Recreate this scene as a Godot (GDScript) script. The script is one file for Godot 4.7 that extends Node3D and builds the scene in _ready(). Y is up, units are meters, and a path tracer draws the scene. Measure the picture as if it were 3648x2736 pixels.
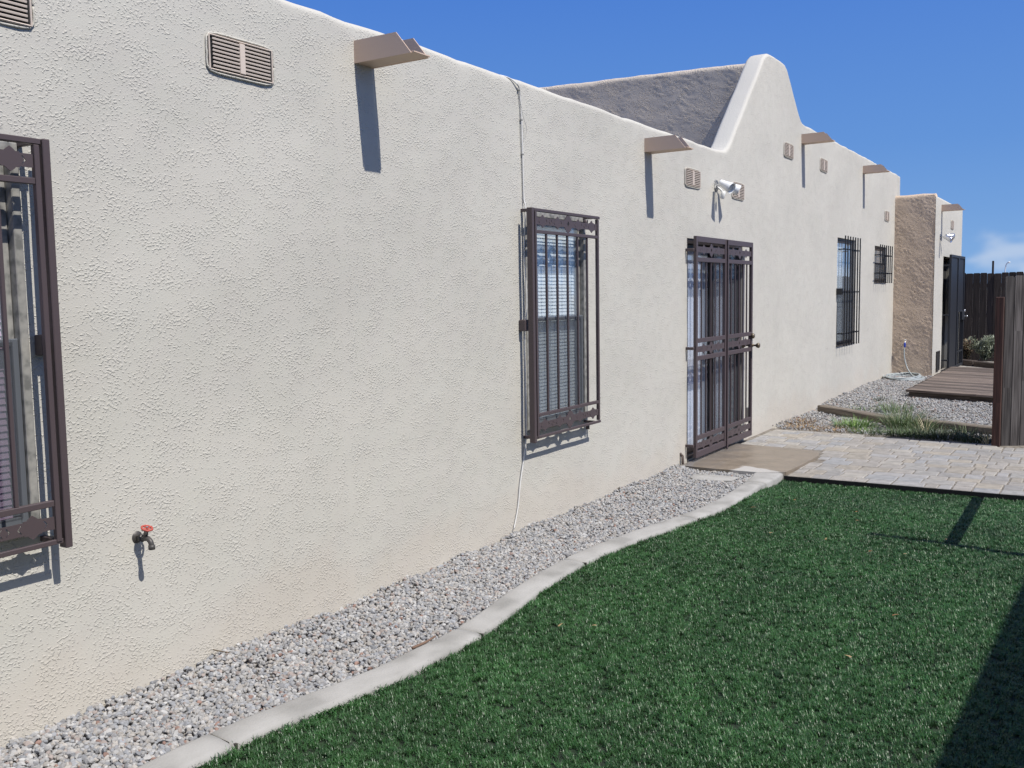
extends Node3D

var rng := RandomNumberGenerator.new()
var taken := {}
var nz := FastNoiseLite.new()
var tex := {}

# ------------------------------------------------------------------ naming
func numbered(called: String) -> String:
	var n: int = taken.get(called, 0)
	taken[called] = n + 1
	return called if n == 0 else "%s_%03d" % [called, n]

func thing(called: String, label: String, category: String, at := Vector3.ZERO, group := "") -> Node3D:
	var o := Node3D.new()
	o.name = numbered(called)
	add_child(o)
	o.position = at
	tag(o, label, category, group)
	return o

func tag(o: Node, label: String, category: String, group := "") -> void:
	o.set_meta("label", label)
	o.set_meta("category", category)
	if group != "":
		o.set_meta("group", group)

func put(called: String, mesh: Mesh, m: Material, parent: Node3D = null, at := Vector3.ZERO) -> MeshInstance3D:
	var o := MeshInstance3D.new()
	o.mesh = mesh
	o.material_override = m
	if parent == null:
		o.name = numbered(called)
		add_child(o)
	else:
		o.name = called
		parent.add_child(o, true)
	o.position = at
	return o

func copy(src: Node3D, at: Vector3, label: String) -> Node3D:
	var c: Node3D = src.duplicate()
	c.name = numbered(String(src.name).rstrip("0123456789").trim_suffix("_"))
	add_child(c)
	c.position = at
	c.set_meta("label", label)
	return c

# ------------------------------------------------------------------ mesh helpers
func begin(smooth := false) -> SurfaceTool:
	var st := SurfaceTool.new()
	st.begin(Mesh.PRIMITIVE_TRIANGLES)
	st.set_smooth_group(0 if smooth else -1)
	return st

func done(st: SurfaceTool) -> ArrayMesh:
	st.generate_normals()
	return st.commit()

# corners run counter-clockwise seen from outside
func quad(st: SurfaceTool, a: Vector3, b: Vector3, c: Vector3, d: Vector3) -> void:
	for v in [a, c, b, a, d, c]:
		st.add_vertex(v)

func tri(st: SurfaceTool, a: Vector3, b: Vector3, c: Vector3) -> void:
	for v in [a, c, b]:
		st.add_vertex(v)

# a box with all edges chamfered by e, turned by b
func bx(st: SurfaceTool, c: Vector3, s: Vector3, e := 0.0, b := Basis()) -> void:
	var h := s * 0.5
	if e <= 0.0:
		var p := []
		for i in 8:
			p.append(c + b * Vector3(h.x if i & 1 else -h.x, h.y if i & 2 else -h.y, h.z if i & 4 else -h.z))
		quad(st, p[1], p[3], p[7], p[5])
		quad(st, p[0], p[4], p[6], p[2])
		quad(st, p[2], p[6], p[7], p[3])
		quad(st, p[0], p[1], p[5], p[4])
		quad(st, p[4], p[5], p[7], p[6])
		quad(st, p[0], p[2], p[3], p[1])
		return
	e = minf(e, minf(h.x, minf(h.y, h.z)) * 0.9)
	var face := func(ax: int, sg: float, u: float, v: float) -> Vector3:
		var q := Vector3()
		var a1 := (ax + 1) % 3
		var a2 := (ax + 2) % 3
		q[ax] = sg * h[ax]
		q[a1] = u * (h[a1] - e)
		q[a2] = v * (h[a2] - e)
		return c + b * q
	for ax in 3:
		for sg in [-1.0, 1.0]:
			var q := [face.call(ax, sg, -1, -1), face.call(ax, sg, 1, -1), face.call(ax, sg, 1, 1), face.call(ax, sg, -1, 1)]
			if sg > 0:
				quad(st, q[0], q[1], q[2], q[3])
			else:
				quad(st, q[3], q[2], q[1], q[0])
	for ax in 3:
		var a1 := (ax + 1) % 3
		for s0 in [-1.0, 1.0]:
			for s1 in [-1.0, 1.0]:
				# edge between face ax/s0 and face a1/s1, running along a2
				var p0 = face.call(ax, s0, s1, -1.0)
				var p1 = face.call(ax, s0, s1, 1.0)
				var r0 = face.call(a1, s1, -1.0, s0)
				var r1 = face.call(a1, s1, 1.0, s0)
				if s0 * s1 > 0:
					quad(st, p0, r0, r1, p1)
				else:
					quad(st, p0, p1, r1, r0)
	for sx in [-1.0, 1.0]:
		for sy in [-1.0, 1.0]:
			for sz in [-1.0, 1.0]:
				var a = face.call(0, sx, sy, sz)
				var d = face.call(1, sy, sz, sx)
				var f = face.call(2, sz, sx, sy)
				if sx * sy * sz > 0:
					tri(st, a, d, f)
				else:
					tri(st, a, f, d)

func box_mesh(s: Vector3, e := 0.0, c := Vector3.ZERO) -> ArrayMesh:
	var st := begin()
	bx(st, c, s, e)
	return done(st)

# polygon (u, v) pushed along n from d0 to d1
func prism(st: SurfaceTool, poly: PackedVector2Array, o: Vector3, u: Vector3, v: Vector3, d0: float, d1: float) -> void:
	if poly.size() < 3:
		return
	if Geometry2D.is_polygon_clockwise(poly):
		poly = poly.duplicate()
		poly.reverse()
	var n := u.cross(v)
	var ix := Geometry2D.triangulate_polygon(poly)
	for i in range(0, ix.size(), 3):
		var q := []
		var p := [poly[ix[i]], poly[ix[i + 1]], poly[ix[i + 2]]]
		if (p[1] - p[0]).cross(p[2] - p[0]) < 0:
			p = [p[0], p[2], p[1]]
		for k in 3:
			q.append(o + u * p[k].x + v * p[k].y)
		tri(st, q[0] + n * d1, q[1] + n * d1, q[2] + n * d1)
		tri(st, q[2] + n * d0, q[1] + n * d0, q[0] + n * d0)
	for i in poly.size():
		var a := o + u * poly[i].x + v * poly[i].y
		var j := (i + 1) % poly.size()
		var b := o + u * poly[j].x + v * poly[j].y
		quad(st, a + n * d0, b + n * d0, b + n * d1, a + n * d1)

func tube(st: SurfaceTool, pts: Array, r: float, sides := 8, taper := 1.0) -> void:
	var rings := []
	var ref := Vector3(0.31, 0.87, 0.17)
	for i in pts.size():
		var t: Vector3 = (pts[mini(i + 1, pts.size() - 1)] - pts[maxi(i - 1, 0)]).normalized()
		var s := t.cross(ref).normalized()
		var w := s.cross(t)
		ref = w
		var rr := r * lerpf(1.0, taper, float(i) / maxf(1.0, pts.size() - 1))
		var ring := []
		for k in sides:
			var a := TAU * k / sides
			ring.append(pts[i] + (s * cos(a) + w * sin(a)) * rr)
		rings.append(ring)
	for i in pts.size() - 1:
		for k in sides:
			var k2 := (k + 1) % sides
			quad(st, rings[i][k], rings[i + 1][k], rings[i + 1][k2], rings[i][k2])
	for k in range(1, sides - 1):
		tri(st, rings[0][0], rings[0][k], rings[0][k + 1])
		var l: Array = rings[-1]
		tri(st, l[0], l[k + 1], l[k])

# profile: Array of Vector2(radius, along); axis is turned by b (local +y is the axis)
func lathe(st: SurfaceTool, prof: Array, o: Vector3, b := Basis(), sides := 20) -> void:
	for i in prof.size() - 1:
		for k in sides:
			var a0 := TAU * k / sides
			var a1 := TAU * (k + 1) / sides
			var f := func(p: Vector2, a: float) -> Vector3: return o + b * Vector3(p.x * cos(a), p.y, -p.x * sin(a))
			quad(st, f.call(prof[i], a0), f.call(prof[i], a1), f.call(prof[i + 1], a1), f.call(prof[i + 1], a0))

func curve(pts: Array, n := 8) -> Array:
	var out := []
	for i in pts.size() - 1:
		var a: Vector3 = pts[maxi(i - 1, 0)]
		var d: Vector3 = pts[mini(i + 2, pts.size() - 1)]
		for k in n:
			out.append((pts[i] as Vector3).cubic_interpolate(pts[i + 1], a, d, float(k) / n))
	out.append(pts[-1])
	return out

# axis frame whose +y points along d
func along(d: Vector3) -> Basis:
	var y := d.normalized()
	var x := y.cross(Vector3(0.12, 0.3, 1.0)).normalized()
	return Basis(x, y, x.cross(y))

func blade(st: SurfaceTool, p: Vector3, dir: Vector3, length: float, width: float, bend: float, col: Color, segs := 3) -> void:
	var side := dir.cross(Vector3.UP).normalized() * width * 0.5
	var prev := [p - side, p + side]
	var flat := Vector3(dir.x, 0, dir.z).normalized()
	var d := dir.normalized()
	var q := p
	for i in segs:
		q += d * (length / segs)
		d = (d + flat * bend - Vector3(0, bend * 0.6, 0)).normalized()
		var w := 1.0 - pow(float(i + 1) / segs, 1.6)
		st.set_color(col)
		if i == segs - 1:
			tri(st, prev[0], prev[1], q)
		else:
			var cur := [q - side * w, q + side * w]
			quad(st, prev[0], prev[1], cur[1], cur[0])
			prev = cur

# ------------------------------------------------------------------ textures and materials
func noise(f: float, seed_: int, oct := 3, type := FastNoiseLite.TYPE_SIMPLEX_SMOOTH) -> FastNoiseLite:
	var n := FastNoiseLite.new()
	n.seed = seed_
	n.frequency = f
	n.noise_type = type
	n.fractal_octaves = oct
	return n

func stucco_height() -> ImageTexture:
	var s := 2048
	var a := noise(1.0 / 15.0, 5, 3)
	a.domain_warp_enabled = true
	a.domain_warp_amplitude = 9.0
	a.domain_warp_frequency = 1.0 / 22.0
	var pa := a.get_seamless_image(s, s, false, false, 0.05, true).get_data()
	var pb := noise(1.0 / 130.0, 9, 3).get_seamless_image(s, s, false, false, 0.05, true).get_data()
	var pc := noise(1.0 / 7.0, 13, 2).get_seamless_image(s, s, false, false, 0.05, true).get_data()
	var out := PackedByteArray()
	out.resize(s * s)
	for i in s * s:
		var b := pb[i] * 0.0039216
		# skin thrown on in islands: sharp edges, flat tops, bare stretches where b is low
		var t := (pa[i] * 0.0039216 - 0.635 + (b - 0.5) * 0.34) * 8.0
		t = clampf(t, 0.0, 1.0)
		out[i] = int(40.0 + 120.0 * t + 34.0 * (b - 0.5) + pc[i] * 0.11)
	return ImageTexture.create_from_image(Image.create_from_data(s, s, false, Image.FORMAT_L8, out))

func noise_tex(f: float, seed_: int, size := 512, oct := 4, ramp: Gradient = null) -> NoiseTexture2D:
	var t := NoiseTexture2D.new()
	t.width = size
	t.height = size
	t.seamless = true
	t.noise = noise(f, seed_, oct)
	t.color_ramp = ramp
	return t

func ramp(cols: Array, offs: Array) -> Gradient:
	var g := Gradient.new()
	g.offsets = PackedFloat32Array(offs)
	var c := PackedColorArray()
	for k in cols:
		c.append((k as Color).linear_to_srgb())
	g.colors = c
	return g

func wood_tex(dark: Color, light: Color, seed_: int) -> ImageTexture:
	var w := 128
	var h := 512
	var n := noise(0.09, seed_, 4)
	var n2 := noise(0.012, seed_ + 3, 3)
	var im := Image.create(w, h, false, Image.FORMAT_RGB8)
	for y in h:
		for x in w:
			var t := 0.5 + 0.75 * n.get_noise_2d(x, y * 0.035) + 0.5 * n2.get_noise_2d(x * 1.5, y * 0.4)
			im.set_pixel(x, y, dark.lerp(light, clampf(t, 0, 1)).linear_to_srgb())
	return ImageTexture.create_from_image(im)

func mat(c: Color, rough := 0.8, metal := 0.0) -> StandardMaterial3D:
	var m := StandardMaterial3D.new()
	m.albedo_color = c.linear_to_srgb()
	m.roughness = rough
	m.metallic = metal
	return m

func tri_map(m: StandardMaterial3D, scale_: float) -> StandardMaterial3D:
	m.uv1_triplanar = true
	m.uv1_world_triplanar = true
	m.uv1_scale = Vector3.ONE * scale_
	return m

func bump(m: StandardMaterial3D, t: Texture2D, cm: float) -> StandardMaterial3D:
	m.heightmap_enabled = true
	m.heightmap_texture = t
	m.heightmap_scale = cm
	return m

func vertex_mat(rough := 0.8) -> StandardMaterial3D:
	var m := mat(Color(1, 1, 1), rough)
	m.vertex_color_use_as_albedo = true
	return m

# ------------------------------------------------------------------ the scene
var M := {}

func _ready() -> void:
	rng.seed = 77
	nz = noise(1.0, 21, 3)
	# camera
	var cam := Camera3D.new()
	cam.name = "camera"
	var yaw := 0.5530
	var pit := 0.0913
	var rol := -0.0157
	var fwd := Vector3(cos(yaw) * cos(pit), -sin(pit), -sin(yaw) * cos(pit))
	var r := fwd.cross(Vector3.UP).normalized()
	var u := r.cross(fwd)
	cam.transform = Transform3D(Basis(r * cos(rol) + u * sin(rol), u * cos(rol) - r * sin(rol), -fwd), Vector3(0, 1.6, 3.3))
	cam.fov = rad_to_deg(2.0 * atan(1368.0 / 3440.0))
	cam.near = 0.05
	cam.far = 900.0
	add_child(cam)
	cam.current = true
	# sky, sun, exposure
	var we := WorldEnvironment.new()
	we.name = "environment"
	var env := Environment.new()
	env.background_mode = Environment.BG_SKY
	env.tonemap_mode = Environment.TONE_MAPPER_LINEAR
	env.tonemap_exposure = 1.12
	env.sdfgi_enabled = true
	env.ssao_enabled = true
	env.ssil_enabled = true
	var sm := PanoramaSkyMaterial.new()
	sm.panorama = clear_sky(Vector3(-0.12, 1.44, 1.0).normalized())
	var sky := Sky.new()
	sky.sky_material = sm
	env.sky = sky
	we.environment = env
	add_child(we)
	var sun := DirectionalLight3D.new()
	sun.name = "sun"
	sun.light_color = Color(1.0, 0.98, 0.95)
	sun.light_energy = 1.5
	sun.light_angular_distance = 0.5
	sun.shadow_enabled = true
	sun.basis = Basis.looking_at(Vector3(0.12, -1.44, -1.0).normalized(), Vector3.UP)
	add_child(sun)

	materials()
	ground()
	house()
	patio()
	curb()
	gravel()
	lawn()
	vents()
	canales()
	grilles()
	security_door()
	bar_grilles()
	wing_gate()
	lamps()
	small_fittings()
	deck_and_timbers()
	fences()
	weeds()
	far_things()
	litter()

# a clear desert sky: pale at the horizon, deep blue overhead, out of view a bright haze round the sun set to whiten the shade, small clouds low all round
func clear_sky(to_sun: Vector3) -> ImageTexture:
	var w := 2048
	var h := 1024
	var px := PackedFloat32Array()
	px.resize(w * h * 3)
	var n := noise(0.018, 3, 5)
	var big := noise(0.006, 8, 2)
	var stops := [[0.0, Color(0.21, 0.385, 0.66)], [4.0, Color(0.15, 0.315, 0.63)], [8.0, Color(0.108, 0.262, 0.61)], [17.0, Color(0.062, 0.188, 0.575)], [30.0, Color(0.045, 0.150, 0.49)], [50.0, Color(0.032, 0.105, 0.36)], [90.0, Color(0.024, 0.080, 0.28)]]
	for y in h:
		var el := (0.5 - (y + 0.5) / h) * 180.0
		var base := Color(0.27, 0.25, 0.215)
		if el >= 0.0:
			for k in stops.size() - 1:
				if el <= stops[k + 1][0]:
					base = (stops[k][1] as Color).lerp(stops[k + 1][1], (el - stops[k][0]) / (stops[k + 1][0] - stops[k][0]))
					break
		var ce := cos(deg_to_rad(el))
		var se := sin(deg_to_rad(el))
		for x in w:
			var a := TAU * (x + 0.5) / w
			var c := base
			if el >= 0.0:
				var g := rad_to_deg(acos(clampf(sin(a) * ce * to_sun.x + se * to_sun.y - cos(a) * ce * to_sun.z, -1.0, 1.0)))
				if g < 120.0:
					var halo := 1.5 * exp(-g / 9.0) + 0.30 * exp(-g / 24.0)
					c += Color(1.0, 0.95, 0.87) * halo
				if el < 9.0:
					var p := Vector3(sin(a), 0, -cos(a)) * 326.0
					var top := 0.6 + 1.6 * big.get_noise_3d(p.x, 0, p.z)
					var d := n.get_noise_3d(p.x * 1.7, el * 30.0, p.z * 1.7)
					var v := clampf((top - el) * 0.6 + d * 2.6, 0.0, 1.0)
					v = v * v * (3.0 - 2.0 * v) * 0.5
					c = c.lerp(Color(0.60, 0.66, 0.75), v)
			var i := (y * w + x) * 3
			px[i] = c.r
			px[i + 1] = c.g
			px[i + 2] = c.b
	return ImageTexture.create_from_image(Image.create_from_data(w, h, false, Image.FORMAT_RGBF, px.to_byte_array()))

func materials() -> void:
	tex.stucco = stucco_height()
	tex.fine = noise_tex(0.06, 31, 512, 4)
	tex.speck = noise_tex(0.16, 32, 512, 3)
	M.stucco = tri_map(bump(vertex_mat(0.9), tex.stucco, 0.42), 1.0)
	M.stucco.uv1_scale = Vector3(1.0 / 2.45, 1.0 / 1.8, 1.0 / 2.45)
	M.stucco_rough = tri_map(bump(vertex_mat(0.9), tex.stucco, 1.4), 1.0 / 3.4)
	M.iron = mat(Color(0.075, 0.056, 0.058), 0.5)
	M.black = mat(Color(0.012, 0.013, 0.016), 0.45)
	M.canale = tri_map(bump(mat(Color(0.56, 0.415, 0.315), 0.6), tex.fine, 0.02), 2.0)
	M.canale_inner_shade = mat(Color(0.12, 0.15, 0.19), 0.5)  # bluish shade inside the spouts, put into the colour
	M.vent = mat(Color(0.60, 0.515, 0.44), 0.6)
	M.dark = mat(Color(0.01, 0.01, 0.01), 0.9)
	M.alu = mat(Color(1, 1, 1), 0.5, 0.0)
	M.alu.albedo_texture = noise_tex(0.03, 47, 256, 4, ramp([Color(0.15, 0.15, 0.14), Color(0.26, 0.255, 0.235), Color(0.33, 0.32, 0.29)], [0.2, 0.5, 0.85]))
	tri_map(M.alu, 2.0)
	M.sash = mat(Color(0.105, 0.115, 0.13), 0.45)
	M.bronze = mat(Color(0.03, 0.024, 0.022), 0.4)
	var g := mat(Color(0.75, 0.85, 0.95), 0.02)
	g.transparency = BaseMaterial3D.TRANSPARENCY_ALPHA
	g.albedo_color.a = 0.12
	M.glass = g
	var sc := mat(Color(0.05, 0.055, 0.065), 0.9)
	sc.transparency = BaseMaterial3D.TRANSPARENCY_ALPHA
	sc.albedo_color.a = 0.24
	M.screen = sc
	M.blind = mat(Color(0.62, 0.70, 0.74), 0.6)
	M.blind_pink = mat(Color(0.50, 0.36, 0.50), 0.6)
	M.vblind = mat(Color(0.60, 0.65, 0.77), 0.7)
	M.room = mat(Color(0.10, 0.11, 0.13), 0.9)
	var con := mat(Color(1, 1, 1), 0.88)
	con.albedo_texture = noise_tex(0.008, 41, 512, 5, ramp([Color(0.23, 0.225, 0.21), Color(0.315, 0.308, 0.29), Color(0.365, 0.358, 0.34)], [0.1, 0.5, 0.9]))
	M.concrete = tri_map(bump(con, tex.speck, 0.12), 0.7)
	M.white = mat(Color(0.78, 0.79, 0.78), 0.35)
	M.chrome = mat(Color(0.7, 0.71, 0.73), 0.22, 0.85)
	M.cable = mat(Color(0.72, 0.71, 0.68), 0.5)
	M.greycable = mat(Color(0.42, 0.41, 0.38), 0.6)
	M.joint = mat(Color(0.045, 0.04, 0.034), 0.95)
	M.brass = mat(Color(0.16, 0.13, 0.09), 0.4, 0.6)
	M.red = mat(Color(0.40, 0.075, 0.055), 0.6)
	var wood := func(d: Color, l: Color, s: int, rough := 0.85) -> StandardMaterial3D:
		var m := mat(Color(1, 1, 1), rough)
		m.albedo_texture = wood_tex(d, l, s)
		return m
	M.deck = []
	for k in 4:
		var f := 0.6 + 0.26 * k
		M.deck.append(wood.call(Color(0.045, 0.031, 0.024) * f, Color(0.20, 0.16, 0.13) * f, 50 + k))
	M.fence = []
	for k in 4:
		var f := 0.7 + 0.22 * k
		M.fence.append(wood.call(Color(0.02, 0.014, 0.011) * f, Color(0.06, 0.045, 0.036) * f, 60 + k))
	M.plank = []
	for k in 4:
		M.plank.append(wood.call(Color(0.03, 0.025, 0.023) * (0.7 + 0.2 * k), Color(0.15, 0.135, 0.125) * (0.6 + 0.2 * k), 70 + k))
	M.rustpost = wood.call(Color(0.032, 0.015, 0.011), Color(0.085, 0.038, 0.027), 80)
	M.tie = wood.call(Color(0.06, 0.05, 0.04), Color(0.24, 0.20, 0.155), 84)
	M.leaf = vertex_mat(0.6)
	M.leaf.backlight_enabled = true
	M.leaf.backlight = Color(0.3, 0.35, 0.15)

# ------------------------------------------------------------------ ground
func ground() -> void:
	var m := mat(Color(1, 1, 1), 0.95)
	m.albedo_texture = noise_tex(0.012, 91, 512, 5, ramp([Color(0.16, 0.13, 0.105), Color(0.25, 0.215, 0.18)], [0.25, 0.8]))
	tri_map(bump(m, tex.speck, 0.8), 0.5)
	var st := begin()
	quad(st, Vector3(-300, -0.075, 300), Vector3(400, -0.075, 300), Vector3(400, -0.075, -300), Vector3(-300, -0.075, -300))
	put("ground", done(st), m).set_meta("kind", "structure")
	# the bed of fine stone dust under the loose gravel along the wall and behind the patio
	var m2 := mat(Color(1, 1, 1), 0.95)
	m2.albedo_texture = noise_tex(0.02, 92, 512, 5, ramp([Color(0.26, 0.24, 0.215), Color(0.36, 0.34, 0.315)], [0.25, 0.8]))
	tri_map(bump(m2, tex.speck, 0.8), 0.8)
	var s2 := begin()
	bx(s2, Vector3(3.12, -0.035, 0.36), Vector3(10.2, 0.05, 0.70))
	put("gravel_bed", done(s2), m2).set_meta("kind", "structure")
	var s3 := begin()
	bx(s3, Vector3(17.6, -0.04, 2.0), Vector3(13.1, 0.06, 5.2))
	put("gravel_bed", done(s3), m2).set_meta("kind", "structure")

# ------------------------------------------------------------------ house
const OPEN := [  # x0, x1, y0, y1 of each opening in the long wall
	[1.13, 2.045, 0.77, 2.165], [5.535, 6.405, 0.685, 2.160], [8.43, 10.0, 0.03, 2.10], [14.19, 15.31, 0.80, 2.35], [16.76, 17.73, 1.72, 2.325]]

func top_of(x: float) -> float:
	var pts := [[-9.0, 3.0], [9.36, 2.995], [9.47, 3.01], [9.55, 3.05], [9.64, 3.12], [10.68, 4.125], [10.74, 4.175], [10.81, 4.215], [10.90, 4.236], [11.50, 4.240], [11.57, 4.225], [11.63, 4.185], [12.10, 3.78], [12.20, 3.71], [12.32, 3.68], [12.50, 3.668], [18.60, 3.662], [18.75, 3.65], [19.5, 3.65]]
	for i in pts.size() - 1:
		if x <= pts[i + 1][0]:
			return lerpf(pts[i][1], pts[i + 1][1], (x - pts[i][0]) / (pts[i + 1][0] - pts[i][0]))
	return 3.65

func cuts(lo: float, hi: float, step: float, must: Array) -> Array:
	var k := [lo, hi]
	for v in must:
		if v > lo and v < hi:
			k.append(v)
	k.sort()
	var out := [k[0]]
	for i in k.size() - 1:
		var n := maxi(1, int(ceil((k[i + 1] - k[i]) / step)))
		for j in n:
			out.append(lerpf(k[i], k[i + 1], float(j + 1) / n))
	return out

func skin(p: Vector3) -> Color:
	# painted stucco: hand-mixed mottling, and soil splashed up on the foot of the wall
	var m := 1.0 + 0.08 * nz.get_noise_3d(p.x * 0.7, p.y * 0.9, p.z * 0.7) + 0.03 * nz.get_noise_3d(p.x * 3.1, p.y * 3.1, 4.0)
	var c := Color(0.512, 0.494, 0.440) * m
	var s := clampf((0.34 + 0.22 * nz.get_noise_2d(p.x * 1.3, 7.0) - p.y) * 2.6, 0.0, 1.0) * (0.55 + 0.5 * nz.get_noise_2d(p.x * 2.2, p.y * 3.0))
	return c.lerp(Color(0.50, 0.41, 0.325), clampf(s, 0.0, 0.2))

func wob(x: float, y: float) -> float:
	return 0.005 * nz.get_noise_2d(x * 1.1, y * 1.1 + 31.0) + 0.0015 * nz.get_noise_2d(x * 4.0, y * 4.0)

func house() -> void:
	var h := thing("stucco_house", "long cream stucco adobe style house with stepped parapet and pointed buttress", "house")
	var mx := []
	var my := []
	for o in OPEN:
		mx.append_array([o[0], o[1]])
		my.append_array([o[2], o[3]])
	var xs := cuts(-4.0, 18.9, 0.09, mx)
	var ys := cuts(-0.1, 2.5, 0.09, my)
	var rad := 0.04
	var thick := 0.21
	var st := begin(true)
	# each column is a polyline from the foot up the face, over the rounded top and down the back
	var cols := []
	for x in xs:
		var line := []
		for y in ys:
			line.append(Vector3(x, y, wob(x, y)))
		var t := top_of(x) + 0.012 * nz.get_noise_2d(x * 2.0, 3.0)
		for k in range(1, 15):
			var y := lerpf(2.5, t - rad, k / 14.0)
			line.append(Vector3(x, y, wob(x, y)))
		for k in range(1, 9):
			var a := PI * 0.5 * k / 8.0
			line.append(Vector3(x, t - rad + rad * sin(a), -rad + rad * cos(a) + wob(x, t)))
		for k in range(0, 7):
			var a := PI * 0.5 * k / 6.0
			line.append(Vector3(x, t - rad + rad * cos(a), -thick + rad - rad * sin(a)))
		line.append(Vector3(x, 2.4, -thick))
		cols.append(line)
	for i in cols.size() - 1:
		var ca: Array = cols[i]
		var cb: Array = cols[i + 1]
		var xm: float = (xs[i] + xs[i + 1]) * 0.5
		for j in ca.size() - 1:
			if j < ys.size() - 1:
				var ym: float = (ys[j] + ys[j + 1]) * 0.5
				var hole := false
				for o in OPEN:
					if xm > o[0] and xm < o[1] and ym > o[2] and ym < o[3]:
						hole = true
				if hole:
					continue
			for p in [ca[j], cb[j + 1], cb[j], ca[j], ca[j + 1], cb[j + 1]]:
				st.set_color(skin(p))
				st.add_vertex(p)
	put("front_wall", done(st), M.stucco, h)
	# reveals of the openings
	for o in OPEN:
		var rv := begin()
		var z0 := -0.30
		var z1 := 0.0
		for q in [[Vector3(o[0], o[2], z1), Vector3(o[0], o[2], z0), Vector3(o[0], o[3], z0), Vector3(o[0], o[3], z1)],
				[Vector3(o[1], o[2], z0), Vector3(o[1], o[2], z1), Vector3(o[1], o[3], z1), Vector3(o[1], o[3], z0)],
				[Vector3(o[0], o[3], z1), Vector3(o[0], o[3], z0), Vector3(o[1], o[3], z0), Vector3(o[1], o[3], z1)],
				[Vector3(o[0], o[2], z0), Vector3(o[0], o[2], z1), Vector3(o[1], o[2], z1), Vector3(o[1], o[2], z0)]]:
			rv.set_color(Color(0.50, 0.48, 0.42))
			quad(rv, q[0], q[1], q[2], q[3])
		put("window_reveal", done(rv), M.stucco, h)
	# the taller block that rises behind the buttress: its side wall, seen over the low parapet
	stucco_slab(h, "raised_side_wall", Vector3(10.96, 2.4, -0.19), Vector3(0, 0, -1), 6.6, 1.79, 0.3, Color(0.58, 0.505, 0.41), -0.022)
	# far wing that steps forward: side wall (painted a darker tan) and front wall with its door opening
	stucco_slab(h, "wing_side_wall", Vector3(18.447, -0.1, 0.668), Vector3(0, 0, -1), 1.0, 3.37, 0.22, Color(0.60, 0.475, 0.355), 0.0)
	wing_front(h)
	# roofs, end and back walls: plain, they close the house
	var rf := begin()
	bx(rf, Vector3(3.5, 2.62, -4.2), Vector3(15.0, 0.12, 7.8))
	bx(rf, Vector3(15.2, 3.28, -4.2), Vector3(7.9, 0.12, 7.8))
	bx(rf, Vector3(20.4, 2.9, -1.6), Vector3(3.3, 0.1, 4.3))
	put("roof", done(rf), mat(Color(0.3, 0.28, 0.26), 0.9), h)
	var bw := begin()
	for q in [[Vector3(-3.9, 1.25, -4.1), Vector3(0.2, 2.7, 7.6)], [Vector3(7.5, 1.25, -8.0), Vector3(22.8, 2.7, 0.2)], [Vector3(18.7, 1.75, -4.3), Vector3(0.2, 3.7, 7.2)], [Vector3(15.0, 2.95, -8.0), Vector3(7.6, 0.66, 0.2)], [Vector3(21.98, 1.55, -1.6), Vector3(0.18, 3.3, 4.1)], [Vector3(20.4, 1.55, -3.6), Vector3(3.0, 3.3, 0.18)]]:
		bw.set_color(Color(0.50, 0.48, 0.42))
		bx(bw, q[0], q[1])
	put("rear_wall", done(bw), M.stucco, h)
	windows(h)

# a free-standing stretch of stucco wall with a rounded top; it runs from o along d, its face looks to d x up reversed
func stucco_slab(h: Node3D, called: String, o: Vector3, d: Vector3, length: float, height: float, thick: float, col: Color, slope: float) -> void:
	var n := d.cross(Vector3.UP)  # points out of the face
	n = -n if n.x > 0 else n
	var st := begin(true)
	var rad := 0.06
	var cols := []
	var fine := noise(1.0, 77, 2)
	fine.domain_warp_enabled = true
	fine.domain_warp_amplitude = 0.03
	fine.domain_warp_frequency = 14.0
	fine.frequency = 16.0
	var k := int(minf(length, 3.4) / 0.016) + 1
	var rows := int(height / 0.016)
	for i in k + 1:
		var s := length * i / k
		var line := []
		var t := height - slope * s + 0.012 * nz.get_noise_2d(s * 2.0, o.x)
		for j in rows + 1:
			var y := (t - rad) * j / rows
			var lump := smoothstep(0.02, 0.30, fine.get_noise_2d(s, y)) * (0.0018 if o.y > 1.0 else 0.0028) * (0.4 + 0.9 * smoothstep(-0.4, 0.4, nz.get_noise_2d(s * 2.5, y * 2.5 + 9.0)))
			line.append(o + d * s + Vector3(0, y, 0) + n * (wob(s + o.x * 3.0, y) * 1.5 + lump))
		for j in range(1, 8):
			var a := PI * 0.5 * j / 7.0
			line.append(o + d * s + Vector3(0, t - rad + rad * sin(a), 0) - n * (rad - rad * cos(a)))
		line.append(o + d * s + Vector3(0, t - 0.02, 0) - n * (thick - 0.03))
		line.append(o + d * s + Vector3(0, t - 0.08, 0) - n * thick)
		line.append(o + d * s - n * thick)
		cols.append(line)
	for i in k:
		for j in cols[0].size() - 1:
			var ps := [cols[i][j], cols[i + 1][j], cols[i + 1][j + 1], cols[i][j], cols[i + 1][j + 1], cols[i][j + 1]]
			for p in ps:
				st.set_color(col * (1.0 + 0.09 * nz.get_noise_3d(p.x * 2, p.y * 2, p.z * 2)))
				st.add_vertex(p)
	for i in [0, k]:
		var l: Array = cols[i]
		for j in range(1, l.size() - 1):
			for p in ([l[0], l[j], l[j + 1]] if i == 0 else [l[0], l[j + 1], l[j]]):
				st.set_color(col)
				st.add_vertex(p)
	put(called, done(st), M.stucco_rough, h)

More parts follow.
